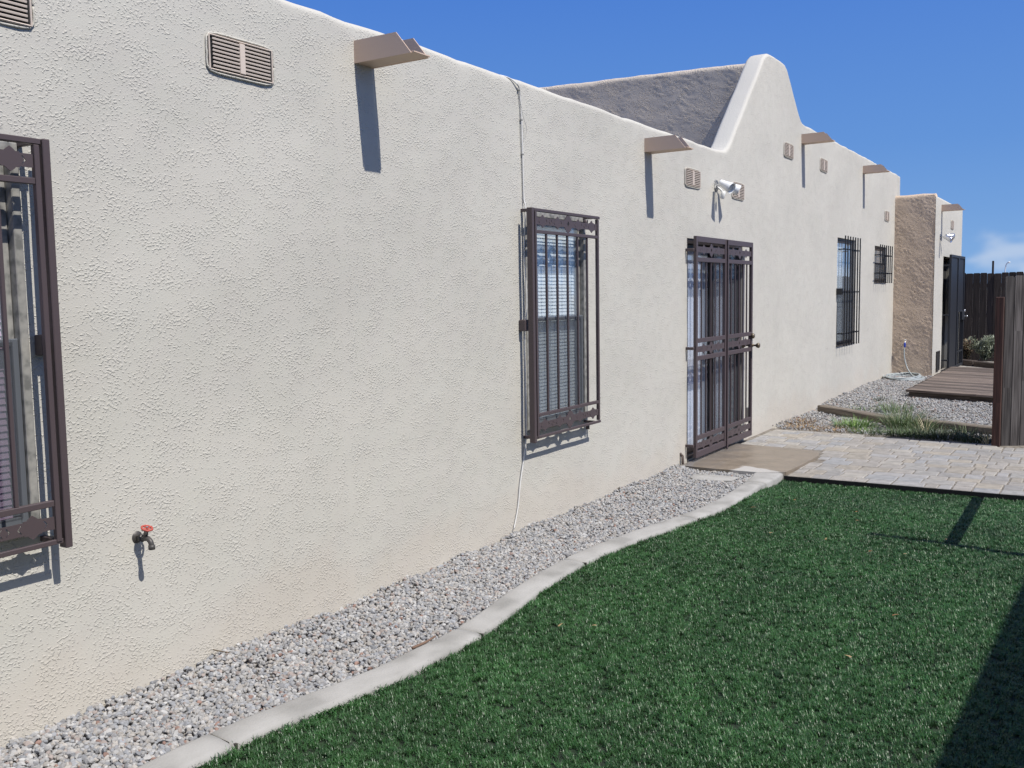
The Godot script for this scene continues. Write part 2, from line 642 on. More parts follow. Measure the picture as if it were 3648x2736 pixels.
func wing_front(h: Node3D) -> void:
	var z := 0.673
	var xs := cuts(18.45, 22.07, 0.12, [19.52, 21.25])
	var ys := cuts(-0.1, 2.9, 0.12, [0.06, 2.2])
	var st := begin(true)
	var cols := []
	for x in xs:
		var line := []
		for y in ys:
			line.append(Vector3(x, y, z + wob(x, y)))
		for k in range(0, 7):
			var a := PI * 0.5 * k / 6.0
			line.append(Vector3(x, 3.19 + 0.05 * sin(a), z - 0.05 + 0.05 * cos(a)))
		line.append(Vector3(x, 3.23, z - 0.2))
		line.append(Vector3(x, 2.8, z - 0.22))
		cols.append(line)
	for i in xs.size() - 1:
		for j in cols[0].size() - 1:
			var xm: float = (xs[i] + xs[i + 1]) * 0.5
			if j < ys.size() - 1 and xm > 19.52 and xm < 21.25 and (ys[j] + ys[j + 1]) * 0.5 < 2.2 and (ys[j] + ys[j + 1]) * 0.5 > 0.06:
				continue
			for p in [cols[i][j], cols[i + 1][j + 1], cols[i + 1][j], cols[i][j], cols[i][j + 1], cols[i + 1][j + 1]]:
				st.set_color(skin(p))
				st.add_vertex(p)
	put("wing_front_wall", done(st), M.stucco, h)
	var rv := begin()
	for q in [[Vector3(19.43, 1.1, z - 0.13), Vector3(0.18, 2.3, 0.22)], [Vector3(21.33, 1.1, z - 0.13), Vector3(0.16, 2.3, 0.22)], [Vector3(20.4, 2.26, z - 0.13), Vector3(1.7, 0.12, 0.22)]]:
		rv.set_color(Color(0.50, 0.48, 0.42))
		bx(rv, q[0], q[1])
	put("doorway_lining", done(rv), M.stucco, h)
	put("black_doorway_sheet", box_mesh(Vector3(1.75, 2.2, 0.05), 0.0, Vector3(20.39, 1.12, z - 0.2)), M.dark, h)  # flat black sheet makes the doorway read dark

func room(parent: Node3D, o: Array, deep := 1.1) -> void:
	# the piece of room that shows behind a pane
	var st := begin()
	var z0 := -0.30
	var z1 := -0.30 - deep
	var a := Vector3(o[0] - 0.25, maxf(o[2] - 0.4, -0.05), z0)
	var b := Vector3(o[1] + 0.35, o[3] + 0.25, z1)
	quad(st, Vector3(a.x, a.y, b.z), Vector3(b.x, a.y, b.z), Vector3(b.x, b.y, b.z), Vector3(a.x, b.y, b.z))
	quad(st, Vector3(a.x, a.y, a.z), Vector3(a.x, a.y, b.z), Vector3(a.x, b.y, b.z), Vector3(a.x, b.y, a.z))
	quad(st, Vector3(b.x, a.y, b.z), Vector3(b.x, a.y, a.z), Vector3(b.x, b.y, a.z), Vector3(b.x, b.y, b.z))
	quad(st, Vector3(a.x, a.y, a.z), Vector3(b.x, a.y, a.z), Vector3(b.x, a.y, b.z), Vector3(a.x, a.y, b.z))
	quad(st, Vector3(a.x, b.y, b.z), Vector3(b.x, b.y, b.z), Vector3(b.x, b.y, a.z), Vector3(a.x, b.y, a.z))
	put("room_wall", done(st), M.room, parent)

func frame_ring(st: SurfaceTool, x0: float, x1: float, y0: float, y1: float, w: float, z0: float, z1: float) -> void:
	var zc := (z0 + z1) * 0.5
	var d := absf(z1 - z0)
	bx(st, Vector3(x0 + w / 2, (y0 + y1) / 2, zc), Vector3(w, y1 - y0, d), 0.003)
	bx(st, Vector3(x1 - w / 2, (y0 + y1) / 2, zc), Vector3(w, y1 - y0, d), 0.003)
	bx(st, Vector3((x0 + x1) / 2, y0 + w / 2, zc), Vector3(x1 - x0 - 2 * w, w, d), 0.003)
	bx(st, Vector3((x0 + x1) / 2, y1 - w / 2, zc), Vector3(x1 - x0 - 2 * w, w, d), 0.003)

func windows(h: Node3D) -> void:
	var spec := [
		[OPEN[0], M.alu, M.blind_pink, 1.475, "single hung window with pink blinds behind an iron grille", 0.062, 0.006],
		[OPEN[1], M.alu, M.blind, 1.45, "single hung window with pale blue blinds beside the hanging cable", 0.035, 0.006],
		[OPEN[3], M.bronze, M.blind, 1.60, "tall dark window behind seven plain black bars", 0.0, -0.03],
		[OPEN[4], M.bronze, null, 2.05, "small dark window behind short black bars near the wing", 0.0, -0.03]]
	var slat := {}
	for s in spec:
		var o: Array = s[0]
		var w := Node3D.new()
		w.name = "window"
		h.add_child(w, true)
		w.set_meta("label", s[4])
		var st := begin()
		frame_ring(st, o[0] + 0.002, o[1] - 0.002, o[2] + 0.002, o[3] - 0.002, 0.032, -0.045, s[6])
		put("window_frame", done(st), s[1], w)
		var mid: float = s[3]
		var sh := begin()
		frame_ring(sh, o[0] + 0.036, o[1] - 0.036, o[2] + 0.036, mid, 0.028, -0.026, -0.006)
		put("lower_sash", done(sh), M.sash if s[1] == M.alu else s[1], w)
		var s2 := begin()
		frame_ring(s2, o[0] + 0.036, o[1] - 0.036, mid - 0.03, o[3] - 0.036, 0.028, -0.044, -0.028)
		put("upper_sash", done(s2), s[1], w)
		put("pane", box_mesh(Vector3(o[1] - o[0] - 0.12, mid - o[2] - 0.09, 0.004), 0, Vector3((o[0] + o[1]) / 2, (mid + o[2] + 0.05) / 2, -0.016)), M.glass, w)
		put("pane", box_mesh(Vector3(o[1] - o[0] - 0.12, o[3] - mid - 0.06, 0.004), 0, Vector3((o[0] + o[1]) / 2, (mid + o[3] - 0.075) / 2, -0.036)), M.glass, w)
		put("insect_screen", box_mesh(Vector3(o[1] - o[0] - 0.12, mid - o[2] - 0.07, 0.002), 0, Vector3((o[0] + o[1]) / 2, (mid + o[2] + 0.05) / 2, -0.003)), M.screen, w)
		put("window_sill", box_mesh(Vector3(o[1] - o[0] + 0.01, 0.016, 0.05), 0.003, Vector3((o[0] + o[1]) / 2, o[2] + 0.006, -0.005)), s[1], w)
		if s[2] != null:
			var bx0: float = o[0] + 0.02
			var bx1: float = o[1] - s[5]
			if s[5] == 0.0:
				bx1 = o[0] + 0.62
			var sl := begin()
			bx(sl, Vector3.ZERO, Vector3(bx1 - bx0, 0.0268, 0.0012), 0.0, Basis(Vector3.RIGHT, deg_to_rad(-18)))
			var me := done(sl)
			var y: float = o[3] - 0.03
			while y > o[2] + 0.03:
				put("blind_slat", me, s[2], w, Vector3((bx0 + bx1) / 2, y, -0.068 + rng.randf_range(-0.001, 0.001)))
				y -= 0.0245
			var cd := begin()
			for cx in [0.12, 0.5, 0.88]:
				bx(cd, Vector3(lerpf(bx0, bx1, cx), (o[2] + o[3]) / 2, -0.054), Vector3(0.004, o[3] - o[2] - 0.06, 0.002))
			put("blind_cord", done(cd), s[2], w)
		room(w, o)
	# the sliding patio door behind the security door
	var o: Array = OPEN[2]
	var d := Node3D.new()
	d.name = "sliding_door"
	h.add_child(d, true)
	d.set_meta("label", "sliding glass door with vertical blinds and bronze frame")
	var st := begin()
	frame_ring(st, o[0] + 0.002, o[1] - 0.002, o[2] + 0.002, o[3] - 0.002, 0.045, -0.11, -0.01)
	put("door_frame", done(st), M.bronze, d)
	var p1 := begin()
	frame_ring(p1, 8.476, 9.25, 0.078, 2.052, 0.05, -0.095, -0.066)
	put("door_panel", done(p1), M.bronze, d)
	var p2 := begin()
	frame_ring(p2, 9.17, 9.954, 0.078, 2.052, 0.05, -0.056, -0.027)
	put("door_panel", done(p2), M.bronze, d)
	put("pane", box_mesh(Vector3(0.68, 1.87, 0.005), 0, Vector3(8.863, 1.065, -0.08)), M.glass, d)
	put("pane", box_mesh(Vector3(0.69, 1.87, 0.005), 0, Vector3(9.56, 1.065, -0.042)), M.glass, d)
	put("insect_screen", box_mesh(Vector3(0.76, 1.94, 0.002), 0, Vector3(9.562, 1.065, -0.018)), M.screen, d)
	put("threshold", box_mesh(Vector3(1.56, 0.03, 0.18), 0.004, Vector3(9.215, 0.03, -0.07)), M.alu, d)
	var vs := begin()
	bx(vs, Vector3.ZERO, Vector3(0.089, 1.98, 0.0015), 0, Basis(Vector3.UP, deg_to_rad(-7)))
	var vm := done(vs)
	for k in 19:
		put("blind_slat", vm, M.vblind, d, Vector3(8.46 + k * 0.082, 1.06, -0.135))
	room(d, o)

# ------------------------------------------------------------------ patio
func paver_mesh(sx: float, sz: float, v: int) -> ArrayMesh:
	var st := begin()
	var e := 0.007
	var p := []
	var q := []
	var b := []
	var cs := [Vector2(-1, 1), Vector2(1, 1), Vector2(1, -1), Vector2(-1, -1)]
	for k in 4:
		var j := 0.004
		var dx := rng.randf_range(-j, j)
		var dz := rng.randf_range(-j, j)
		var x: float = cs[k].x * sx / 2 + dx
		var z: float = cs[k].y * sz / 2 + dz
		var y := rng.randf_range(-0.0015, 0.0015)
		b.append(Vector3(x, -0.05, z))
		q.append(Vector3(x, y - e, z))
		p.append(Vector3(x - cs[k].x * e * 1.3, y, z - cs[k].y * e * 1.3))
	quad(st, p[0], p[1], p[2], p[3])
	for k in 4:
		var n := (k + 1) % 4
		quad(st, q[k], q[n], p[n], p[k])
		quad(st, b[k], b[n], q[n], q[k])
	return done(st)

func patio() -> void:
	var p := Node3D.new()
	p.name = "patio"
	add_child(p)
	p.set_meta("kind", "structure")
	var sand := mat(Color(1, 1, 1), 0.95)
	sand.albedo_texture = noise_tex(0.03, 95, 256, 4, ramp([Color(0.12, 0.105, 0.085), Color(0.24, 0.215, 0.18)], [0.2, 0.8]))
	put("joint_sand", box_mesh(Vector3(2.83, 0.05, 4.4), 0, Vector3(9.70, -0.018, 2.15)), tri_map(sand, 1.5), p)
	put("edging", box_mesh(Vector3(0.012, 0.085, 3.4), 0.002, Vector3(8.258, -0.034, 2.66)), M.dark, p)
	var pm := []
	for c in [Color(0.415, 0.39, 0.345), Color(0.375, 0.355, 0.32), Color(0.375, 0.375, 0.37), Color(0.335, 0.335, 0.335), Color(0.355, 0.37, 0.39), Color(0.435, 0.425, 0.40), Color(0.40, 0.39, 0.375), Color(0.37, 0.36, 0.345), Color(0.39, 0.395, 0.405)]:
		var m := mat(Color(1, 1, 1), 0.9)
		m.albedo_texture = noise_tex(0.02, 100 + pm.size(), 256, 5, ramp([c * Color(0.62, 0.60, 0.57), c * Color(0.74, 0.71, 0.67), c * Color(0.83, 0.80, 0.76)], [0.2, 0.52, 0.85]))
		pm.append(tri_map(bump(m, tex.speck, 0.16), 1.7))
	var lib := {}
	var x := 8.272
	var rows := [0.15, 0.2, 0.15, 0.2, 0.2, 0.15, 0.2, 0.15, 0.2, 0.15, 0.2, 0.15, 0.2, 0.15, 0.13]
	var rest := begin()
	for i in rows.size():
		var d: float = rows[i] * 1.06
		var z: float = 0.03 + rng.randf() * 0.06
		var shift := 0.0
		while z < 4.25:
			var l: float = [0.1, 0.15, 0.2, 0.2, 0.25][rng.randi() % 5]
			var zc := z + l * 0.5
			z += l
			# the wet door slab and the curb end keep their places
			if x < 9.62 and zc - l * 0.5 < 0.90 - 0.2 * maxf(0.0, x - 9.3) and not (x > 9.6):
				continue
			var at := Vector3(x + d * 0.5, 0.013 + 0.0035 * nz.get_noise_2d(x * 3, zc * 3), zc)
			if i > rows.size() - 4 and x + d * 0.5 > 11.03 - 0.115 * (zc - 0.36):
				continue
			var key := "%.2f_%.2f_%d" % [d, l, rng.randi() % 3]
			if not lib.has(key):
				lib[key] = paver_mesh(d - 0.007, l - 0.007, 0)
			var tilt := Basis.from_euler(Vector3(rng.randf_range(-0.006, 0.006), rng.randf_range(-0.008, 0.008), rng.randf_range(-0.006, 0.006)))
			if zc < 3.0:
				var o := put("paver", lib[key], pm[(rng.randi() % 9 + rng.randi() % 2) % 9], p, at)
				o.basis = tilt
			else:
				rest.append_from(lib[key], 0, Transform3D(tilt, at))
		x += d
	put("paver_border", done(rest), pm[6], p).set_meta("kind", "stuff")
	# door slab, wet from a hose except for a dry tongue along the curb
	var slab := PackedVector2Array([Vector2(8.20, -0.03), Vector2(8.17, -0.32), Vector2(8.175, -0.74), Vector2(8.30, -0.965), Vector2(8.62, -0.985), Vector2(9.26, -1.0), Vector2(9.42, -0.965), Vector2(9.50, -0.92), Vector2(9.51, -0.89), Vector2(9.555, -0.86), Vector2(9.61, -0.5), Vector2(9.64, -0.2), Vector2(9.66, -0.04)])
	var st := begin()
	prism(st, slab, Vector3.ZERO, Vector3.RIGHT, Vector3(0, 0, -1), -0.06, 0.036)
	var me := done(st)
	# planar UV for the wet print
	var arr := me.surface_get_arrays(0)
	var uv := PackedVector2Array()
	for v in arr[Mesh.ARRAY_VERTEX]:
		uv.append(Vector2((v.x - 8.1) / 1.6, (v.z + 0.1) / 1.6))
	arr[Mesh.ARRAY_TEX_UV] = uv
	var me2 := ArrayMesh.new()
	me2.add_surface_from_arrays(Mesh.PRIMITIVE_TRIANGLES, arr)
	var wm := mat(Color(1, 1, 1), 1.0)
	var s := 512
	var im := Image.create(s, s, false, Image.FORMAT_RGB8)
	var ir := Image.create(s, s, false, Image.FORMAT_RGB8)
	var n1 := noise(0.012, 7, 4)
	var n2 := noise(0.05, 8, 3)
	for j in s:
		for i in s:
			var px := 8.1 + 1.6 * i / s
			var pz := -0.1 + 1.6 * j / s
			var edge := 8.36 + 0.10 * sin(pz * 4.0) + 0.03 * n1.get_noise_2d(i, j)
			var dry := clampf((edge - px) * 30.0, 0, 1) * clampf((pz - 0.50 + 0.05 * n1.get_noise_2d(i * 2, j)) * 18.0, 0, 1)
			var t := 0.5 + 0.5 * n1.get_noise_2d(i, j) + 0.25 * n2.get_noise_2d(i, j)
			var wet := Color(0.155, 0.125, 0.092).lerp(Color(0.26, 0.215, 0.165), clampf(t, 0, 1))
			wet = wet.lerp(Color(0.15, 0.14, 0.13), clampf((0.36 - pz) * 2.2 + 0.5 * n1.get_noise_2d(i * 0.5, j), 0.0, 0.8))
			im.set_pixel(i, j, wet.lerp(Color(0.39, 0.375, 0.35), dry).linear_to_srgb())
			var rr := lerpf(0.30 + 0.22 * t, 0.9, dry)
			ir.set_pixel(i, j, Color(rr, rr, rr))
	wm.albedo_texture = ImageTexture.create_from_image(im)
	wm.roughness_texture = ImageTexture.create_from_image(ir)
	var so := put("concrete_slab", me2, wm)
	tag(so, "brown wet concrete slab with a dry strip below the security door", "slab")

# ------------------------------------------------------------------ curb
const CURB_IN := [[-2.0, 0.60], [0.5, 0.59], [1.6, 0.575], [1.96, 0.582], [2.283, 0.590], [2.573, 0.635], [2.977, 0.71], [3.341, 0.732], [3.647, 0.735], [4.297, 0.65], [4.992, 0.613], [5.639, 0.679], [6.349, 0.800], [6.836, 0.840], [7.418, 0.825], [7.9, 0.785], [8.17, 0.74]]
func curb_z(x: float) -> float:
	x /= 1.0129
	for i in CURB_IN.size() - 1:
		if x <= CURB_IN[i + 1][0]:
			var t: float = (x - CURB_IN[i][0]) / (CURB_IN[i + 1][0] - CURB_IN[i][0])
			return 3.3 - 1.0129 * (3.3 - cubic_interpolate(CURB_IN[i][1], CURB_IN[i + 1][1], CURB_IN[maxi(i - 1, 0)][1], CURB_IN[mini(i + 2, CURB_IN.size() - 1)][1], t))
	return 3.3 - 1.0129 * (3.3 - CURB_IN[-1][1])

func curb() -> void:
	var c := thing("concrete_curb", "pale wavy concrete curb between gravel strip and artificial lawn", "curb")
	var ends := [-2.0, -0.4, 0.95, 2.30, 3.66, 4.97, 6.35, 7.78, 8.29]
	for i in ends.size() - 1:
		var st := begin(true)
		var a: float = ends[i] + 0.006
		var b: float = ends[i + 1] - 0.006
		var n := int((b - a) / 0.045) + 1
		var rings := []
		for k in n + 1:
			var x := lerpf(a, b, float(k) / n)
			var z := curb_z(x)
			var sl := (curb_z(x + 0.03) - curb_z(x - 0.03)) / 0.06
			var nrm := Vector3(-sl, 0, 1).normalized()
			var w := 0.148 + 0.006 * nz.get_noise_2d(x * 3, 1.0)
			if x > 7.6:
				w += 0.09 * smoothstep(7.6, 8.25, x)
			var skew := -0.06
			var ring := []
			var dip := 0.0
			if k == 0 or k == n:
				dip = 0.004
			for q in [[0.0, -0.06], [0.0, 0.018], [0.006, 0.028 - dip], [0.018, 0.032 - dip], [w * 0.5, 0.033 - dip], [w - 0.022, 0.030 - dip], [w - 0.007, 0.024 - dip], [w, 0.010], [w + 0.003, -0.08]]:
				ring.append(Vector3(x, q[1] + 0.002 * nz.get_noise_2d(x * 6, q[0] * 20), z) + nrm * (q[0] + 0.004 * nz.get_noise_2d(x * 5.0, 9.0)) + Vector3(skew * q[0] * 6.0 / 1.0 * 0.12 * 10.0 * 0.1, 0, 0))
			rings.append(ring)
		for k in n:
			for j in rings[0].size() - 1:
				quad(st, rings[k][j], rings[k][j + 1], rings[k + 1][j + 1], rings[k + 1][j])
		for k in [0, n]:
			var rr: Array = rings[k]
			for j in range(1, rr.size() - 1):
				if k == 0:
					tri(st, rr[0], rr[j + 1], rr[j])
				else:
					tri(st, rr[0], rr[j], rr[j + 1])
		put("curb_section", done(st), M.concrete, c)
		if i > 0:
			var zj := curb_z(ends[i])
			var jo := put("dark_joint_strip", box_mesh(Vector3(0.011, 0.05, 0.146), 0.0), M.joint, c, Vector3(ends[i], -0.003, zj + 0.078))  # dark strip set in the gap to deepen its shade
			jo.rotation.y = -atan((curb_z(ends[i] + 0.03) - curb_z(ends[i] - 0.03)) / 0.06)

# ------------------------------------------------------------------ gravel
func stone_mesh(k: int) -> ArrayMesh:
	# an icosahedron cut once, squashed and knocked about: crushed stone
	var t := (1.0 + sqrt(5.0)) / 2.0
	var v := [Vector3(-1, t, 0), Vector3(1, t, 0), Vector3(-1, -t, 0), Vector3(1, -t, 0), Vector3(0, -1, t), Vector3(0, 1, t), Vector3(0, -1, -t), Vector3(0, 1, -t), Vector3(t, 0, -1), Vector3(t, 0, 1), Vector3(-t, 0, -1), Vector3(-t, 0, 1)]
	var f := [[0, 11, 5], [0, 5, 1], [0, 1, 7], [0, 7, 10], [0, 10, 11], [1, 5, 9], [5, 11, 4], [11, 10, 2], [10, 7, 6], [7, 1, 8], [3, 9, 4], [3, 4, 2], [3, 2, 6], [3, 6, 8], [3, 8, 9], [4, 9, 5], [2, 4, 11], [6, 2, 10], [8, 6, 7], [9, 8, 1]]
	var n := noise(0.9, 200 + k, 2)
	var sq := Vector3(rng.randf_range(0.8, 1.15), rng.randf_range(0.45, 0.75), rng.randf_range(0.6, 0.95))
	var planes := []
	for i in 8:
		planes.append([Vector3(rng.randfn(), rng.randfn(), rng.randfn()).normalized(), rng.randf_range(0.52, 0.82)])
	var sh := func(p: Vector3) -> Vector3:
		p = p.normalized()
		for pl in planes:
			var d: float = p.dot(pl[0]) - pl[1]
			if d > 0:
				p -= pl[0] * d
		p *= 1.0 + 0.16 * n.get_noise_3dv(p * 1.3 + Vector3(k * 7, 0, 0))
		return p * sq
	var st := begin(false)
	for q in f:
		var a: Vector3 = v[q[0]]
		var b: Vector3 = v[q[1]]
		var c: Vector3 = v[q[2]]
		var ab := (a + b) / 2
		var bc := (b + c) / 2
		var ca := (c + a) / 2
		for w in [[a, ab, ca], [ab, b, bc], [ca, bc, c], [ab, bc, ca]]:
			tri(st, sh.call(w[0]), sh.call(w[1]), sh.call(w[2]))
	return done(st)

func stone_color() -> Color:
	var k := rng.randf()
	var c := Color(0.40, 0.395, 0.385)
	if k < 0.22: c = Color(0.34, 0.35, 0.365)
	elif k < 0.40: c = Color(0.44, 0.415, 0.38)
	elif k < 0.55: c = Color(0.50, 0.495, 0.48)
	elif k < 0.64: c = Color(0.29, 0.29, 0.295)
	elif k < 0.70: c = Color(0.38, 0.325, 0.295)
	elif k < 0.715: c = Color(0.33, 0.21, 0.17)
	return c * rng.randf_range(0.60, 0.88)

func scatter(called: String, parent: Node3D, mesh: Mesh, m: Material, xf: Array, cols: Array) -> void:
	var mm := MultiMesh.new()
	mm.transform_format = MultiMesh.TRANSFORM_3D
	mm.use_colors = true
	mm.mesh = mesh
	mm.instance_count = xf.size()
	for i in xf.size():
		mm.set_instance_transform(i, xf[i])
		mm.set_instance_color(i, cols[i])
	var o := MultiMeshInstance3D.new()
	o.multimesh = mm
	o.material_override = m
	o.name = called
	o.set_meta("kind", "stuff")
	parent.add_child(o, true)

func gravel_h(x: float, z: float) -> float:
	# heaped a little against the wall
	var y := 0.004 + 0.010 * nz.get_noise_2d(x * 2.3, z * 2.3)
	if z < 0.22:
		y += (0.22 - z) * (0.10 + 0.16 * nz.get_noise_2d(x * 1.4, 5.0))
	if x > 12.6:
		y += 0.05 * smoothstep(12.6, 14.5, x)
	return y

func gravel() -> void:
	var gm := vertex_mat(0.85)
	tri_map(bump(gm, tex.speck, 0.08), 4.0)
	var meshes := []
	for k in 6:
		meshes.append(stone_mesh(k))
	for bed in 2:
		var root := Node3D.new()
		root.name = numbered("gravel")
		add_child(root)
		root.set_meta("kind", "stuff")
		tag(root, ["strip of crushed grey gravel between house wall and curb", "grey gravel yard between patio and wooden deck"][bed], "gravel")
		var xf := [[], [], [], [], [], []]
		var cl := [[], [], [], [], [], []]
		var n: int = [33000, 34000][bed]
		for i in n:
			var x: float
			var z: float
			if bed == 0:
				x = rng.randf_range(0.3, 8.19)
				z = rng.randf_range(0.0, curb_z(x) + 0.01)
				# bare flagstone near the slab
				if x > 7.74 and x < 7.99 and z > 0.27 and z < 0.66 and rng.randf() < 0.93:
					continue
			else:
				x = rng.randf_range(11.1, 18.5)
				z = rng.randf_range(0.0, 3.0)
				if x > 14.9 and z > 0.95 and rng.randf() < 0.9:
					continue
				if x < 12.2 and rng.randf() < 0.5:
					continue
			var size: float = rng.randf_range(0.0085, 0.0165) * (1.0 if bed == 0 else 1.15)
			if rng.randf() < 0.06:
				size *= 1.35
			var b := Basis.from_euler(Vector3(rng.randf_range(-0.6, 0.6), rng.randf() * TAU, rng.randf_range(-0.6, 0.6))).scaled(Vector3.ONE * size)
			var k := rng.randi() % 6
			xf[k].append(Transform3D(b, Vector3(x, gravel_h(x, z) + rng.randf_range(-0.006, 0.008), z)))
			cl[k].append(stone_color())
		for k in 6:
			scatter("stones", root, meshes[k], gm, xf[k], cl[k])
	# flat stepping stone half buried beside the slab
	var st := begin()
	prism(st, PackedVector2Array([Vector2(7.72, -0.345), Vector2(7.80, -0.273), Vector2(7.95, -0.257), Vector2(8.0, -0.5), Vector2(7.99, -0.655), Vector2(7.80, -0.645), Vector2(7.74, -0.5)]), Vector3.ZERO, Vector3.RIGHT, Vector3(0, 0, -1), -0.03, 0.016)
	tag(put("stepping_stone", done(st), M.concrete), "flat pale stepping stone lying in gravel beside the wet slab", "stepping stone")

# ------------------------------------------------------------------ lawn
func lawn_h(x: float, z: float) -> float:
	return lerpf(-0.006, -0.038, smoothstep(7.0, 8.1, x)) + 0.004 * nz.get_noise_2d(x * 2.0, z * 2.0)

func lawn() -> void:
	var st := begin(true)
	var nx := 70
	var nz_rows := 30
	for i in nx:
		for j in nz_rows:
			var p := func(a: int, b: int) -> Vector3:
				var x := lerpf(-2.0, 8.255, float(a) / nx)
				var z := lerpf(curb_z(x) + 0.12, 4.2, float(b) / nz_rows)
				return Vector3(x, lawn_h(x, z) - 0.004, z)
			quad(st, p.call(i, j), p.call(i, j + 1), p.call(i + 1, j + 1), p.call(i + 1, j))
	put("lawn", done(st), mat(Color(0.014, 0.026, 0.012), 0.95)).set_meta("kind", "structure")
	var root := Node3D.new()
	root.name = "turf"
	add_child(root)
	root.set_meta("kind", "stuff")
	tag(root, "dark green artificial turf with short curled blades", "turf")
	var gm := vertex_mat(0.40)
	gm.backlight_enabled = true
	gm.backlight = Color(0.12, 0.2, 0.08)
	var tufts := []
	for k in 5:
		var t := begin(true)
		for b in 15:
			var a := rng.randf() * TAU
			var lean := rng.randf_range(0.15, 0.95)
			var d := Vector3(cos(a) * lean, 1.0, sin(a) * lean).normalized()
			var base := Vector3(rng.randf_range(-0.011, 0.011), 0, rng.randf_range(-0.011, 0.011))
			var v := rng.randf()
			var c := Color(0.75, 0.85, 0.75).lerp(Color(2.2, 1.75, 2.0), v * v)
			if b == 0:
				c = Color(2.6, 1.0, 1.6)  # thatch thread
			blade(t, base, d, rng.randf_range(0.018, 0.030), rng.randf_range(0.0022, 0.0032), rng.randf_range(0.15, 0.6), c)
		tufts.append(done(t))
	var xf := [[], [], [], [], []]
	var cl := [[], [], [], [], []]
	for i in 96000:
		var x := rng.randf_range(0.6, 8.235)
		var z := rng.randf_range(curb_z(x) + 0.128, 4.1)
		if x < 1.2 and z < 1.2 and rng.randf() < 0.5:
			continue
		var k := rng.randi() % 5
		var s := rng.randf_range(0.8, 1.2)
		if z < curb_z(x) + 0.17:
			s *= 1.35
		xf[k].append(Transform3D(Basis(Vector3.UP, rng.randf() * TAU).scaled(Vector3(s, s * rng.randf_range(0.75, 1.1), s)), Vector3(x, lawn_h(x, z), z)))
		var w := 1.0 + 0.30 * nz.get_noise_2d(x * 1.1, z * 1.1) + 0.3 * nz.get_noise_2d(x * 6.0, z * 6.0)
		cl[k].append(Color(0.033, 0.100, 0.025) * w * rng.randf_range(0.75, 1.25))
	for k in 5:
		scatter("turf_tufts", root, tufts[k], gm, xf[k], cl[k])

# ------------------------------------------------------------------ vents
func vents() -> void:
	var w := 0.37
	var h := 0.15
	var v := thing("wall_vent", "", "vent", Vector3(3.107, 2.655, 0.0), "louvred vents high on the house wall")
	put("slit_shade_plate", box_mesh(Vector3(w, h, 0.004), 0, Vector3(0, 0, 0.004)), M.dark, v)  # black sheet stands in for the shade behind the louvres
	var st := begin()
	frame_ring(st, -w / 2, w / 2, -h / 2, h / 2, 0.007, 0.0, 0.014)
	put("vent_frame", done(st), M.vent, v)
	put("mullion", box_mesh(Vector3(0.03, h - 0.02, 0.012), 0.002, Vector3(0, 0, 0.011)), M.vent, v)
	var ls := begin()
	bx(ls, Vector3.ZERO, Vector3(0.151, 0.0084, 0.004), 0.001, Basis(Vector3.RIGHT, deg_to_rad(12)))
	var lm := done(ls)
	for sx in [-1, 1]:
		for k in 8:
			put("louvre", lm, M.vent, v, Vector3(sx * 0.091, -0.0565 + k * 0.0162, 0.0125))
	# the stucco lip that was trowelled round the vent
	var lip := begin(true)
	var pts := []
	for k in 41:
		var a := TAU * k / 40.0
		var c := cos(a)
		var s := sin(a)
		var e := pow(pow(absf(c), 8.0) + pow(absf(s), 8.0), -1.0 / 8.0)
		pts.append(Vector3(c * e * (w / 2 + 0.009), s * e * (h / 2 + 0.009), 0.004 + 0.003 * rng.randf()))
	lip.set_color(Color(0.50, 0.48, 0.42))
	tube(lip, pts, 0.0045, 6)
	put("stucco_lip", done(lip), M.stucco, v)
	v.set_meta("label", "nearer complete louvred vent, up the wall left of the first rain spout")
	copy(v, Vector3(1.94, 2.65, 0), "vent cut by the top left corner of the photo, above the first grille")
	copy(v, Vector3(8.56, 2.648, 0), "louvred vent left of the white floodlight above the security door")
	copy(v, Vector3(9.84, 2.638, 0), "louvred vent partly behind the white floodlight above the security door")
	copy(v, Vector3(11.68, 3.262, 0), "higher louvred vent under the pointed buttress")
	copy(v, Vector3(13.335, 3.262, 0), "louvred vent between the third and fourth rain spouts")
	copy(v, Vector3(17.70, 2.858, 0), "louvred vent above the small barred window")
	copy(v, Vector3(20.55, 2.828, 0.673), "tiny far louvred vent on the wing beside its rain spout")

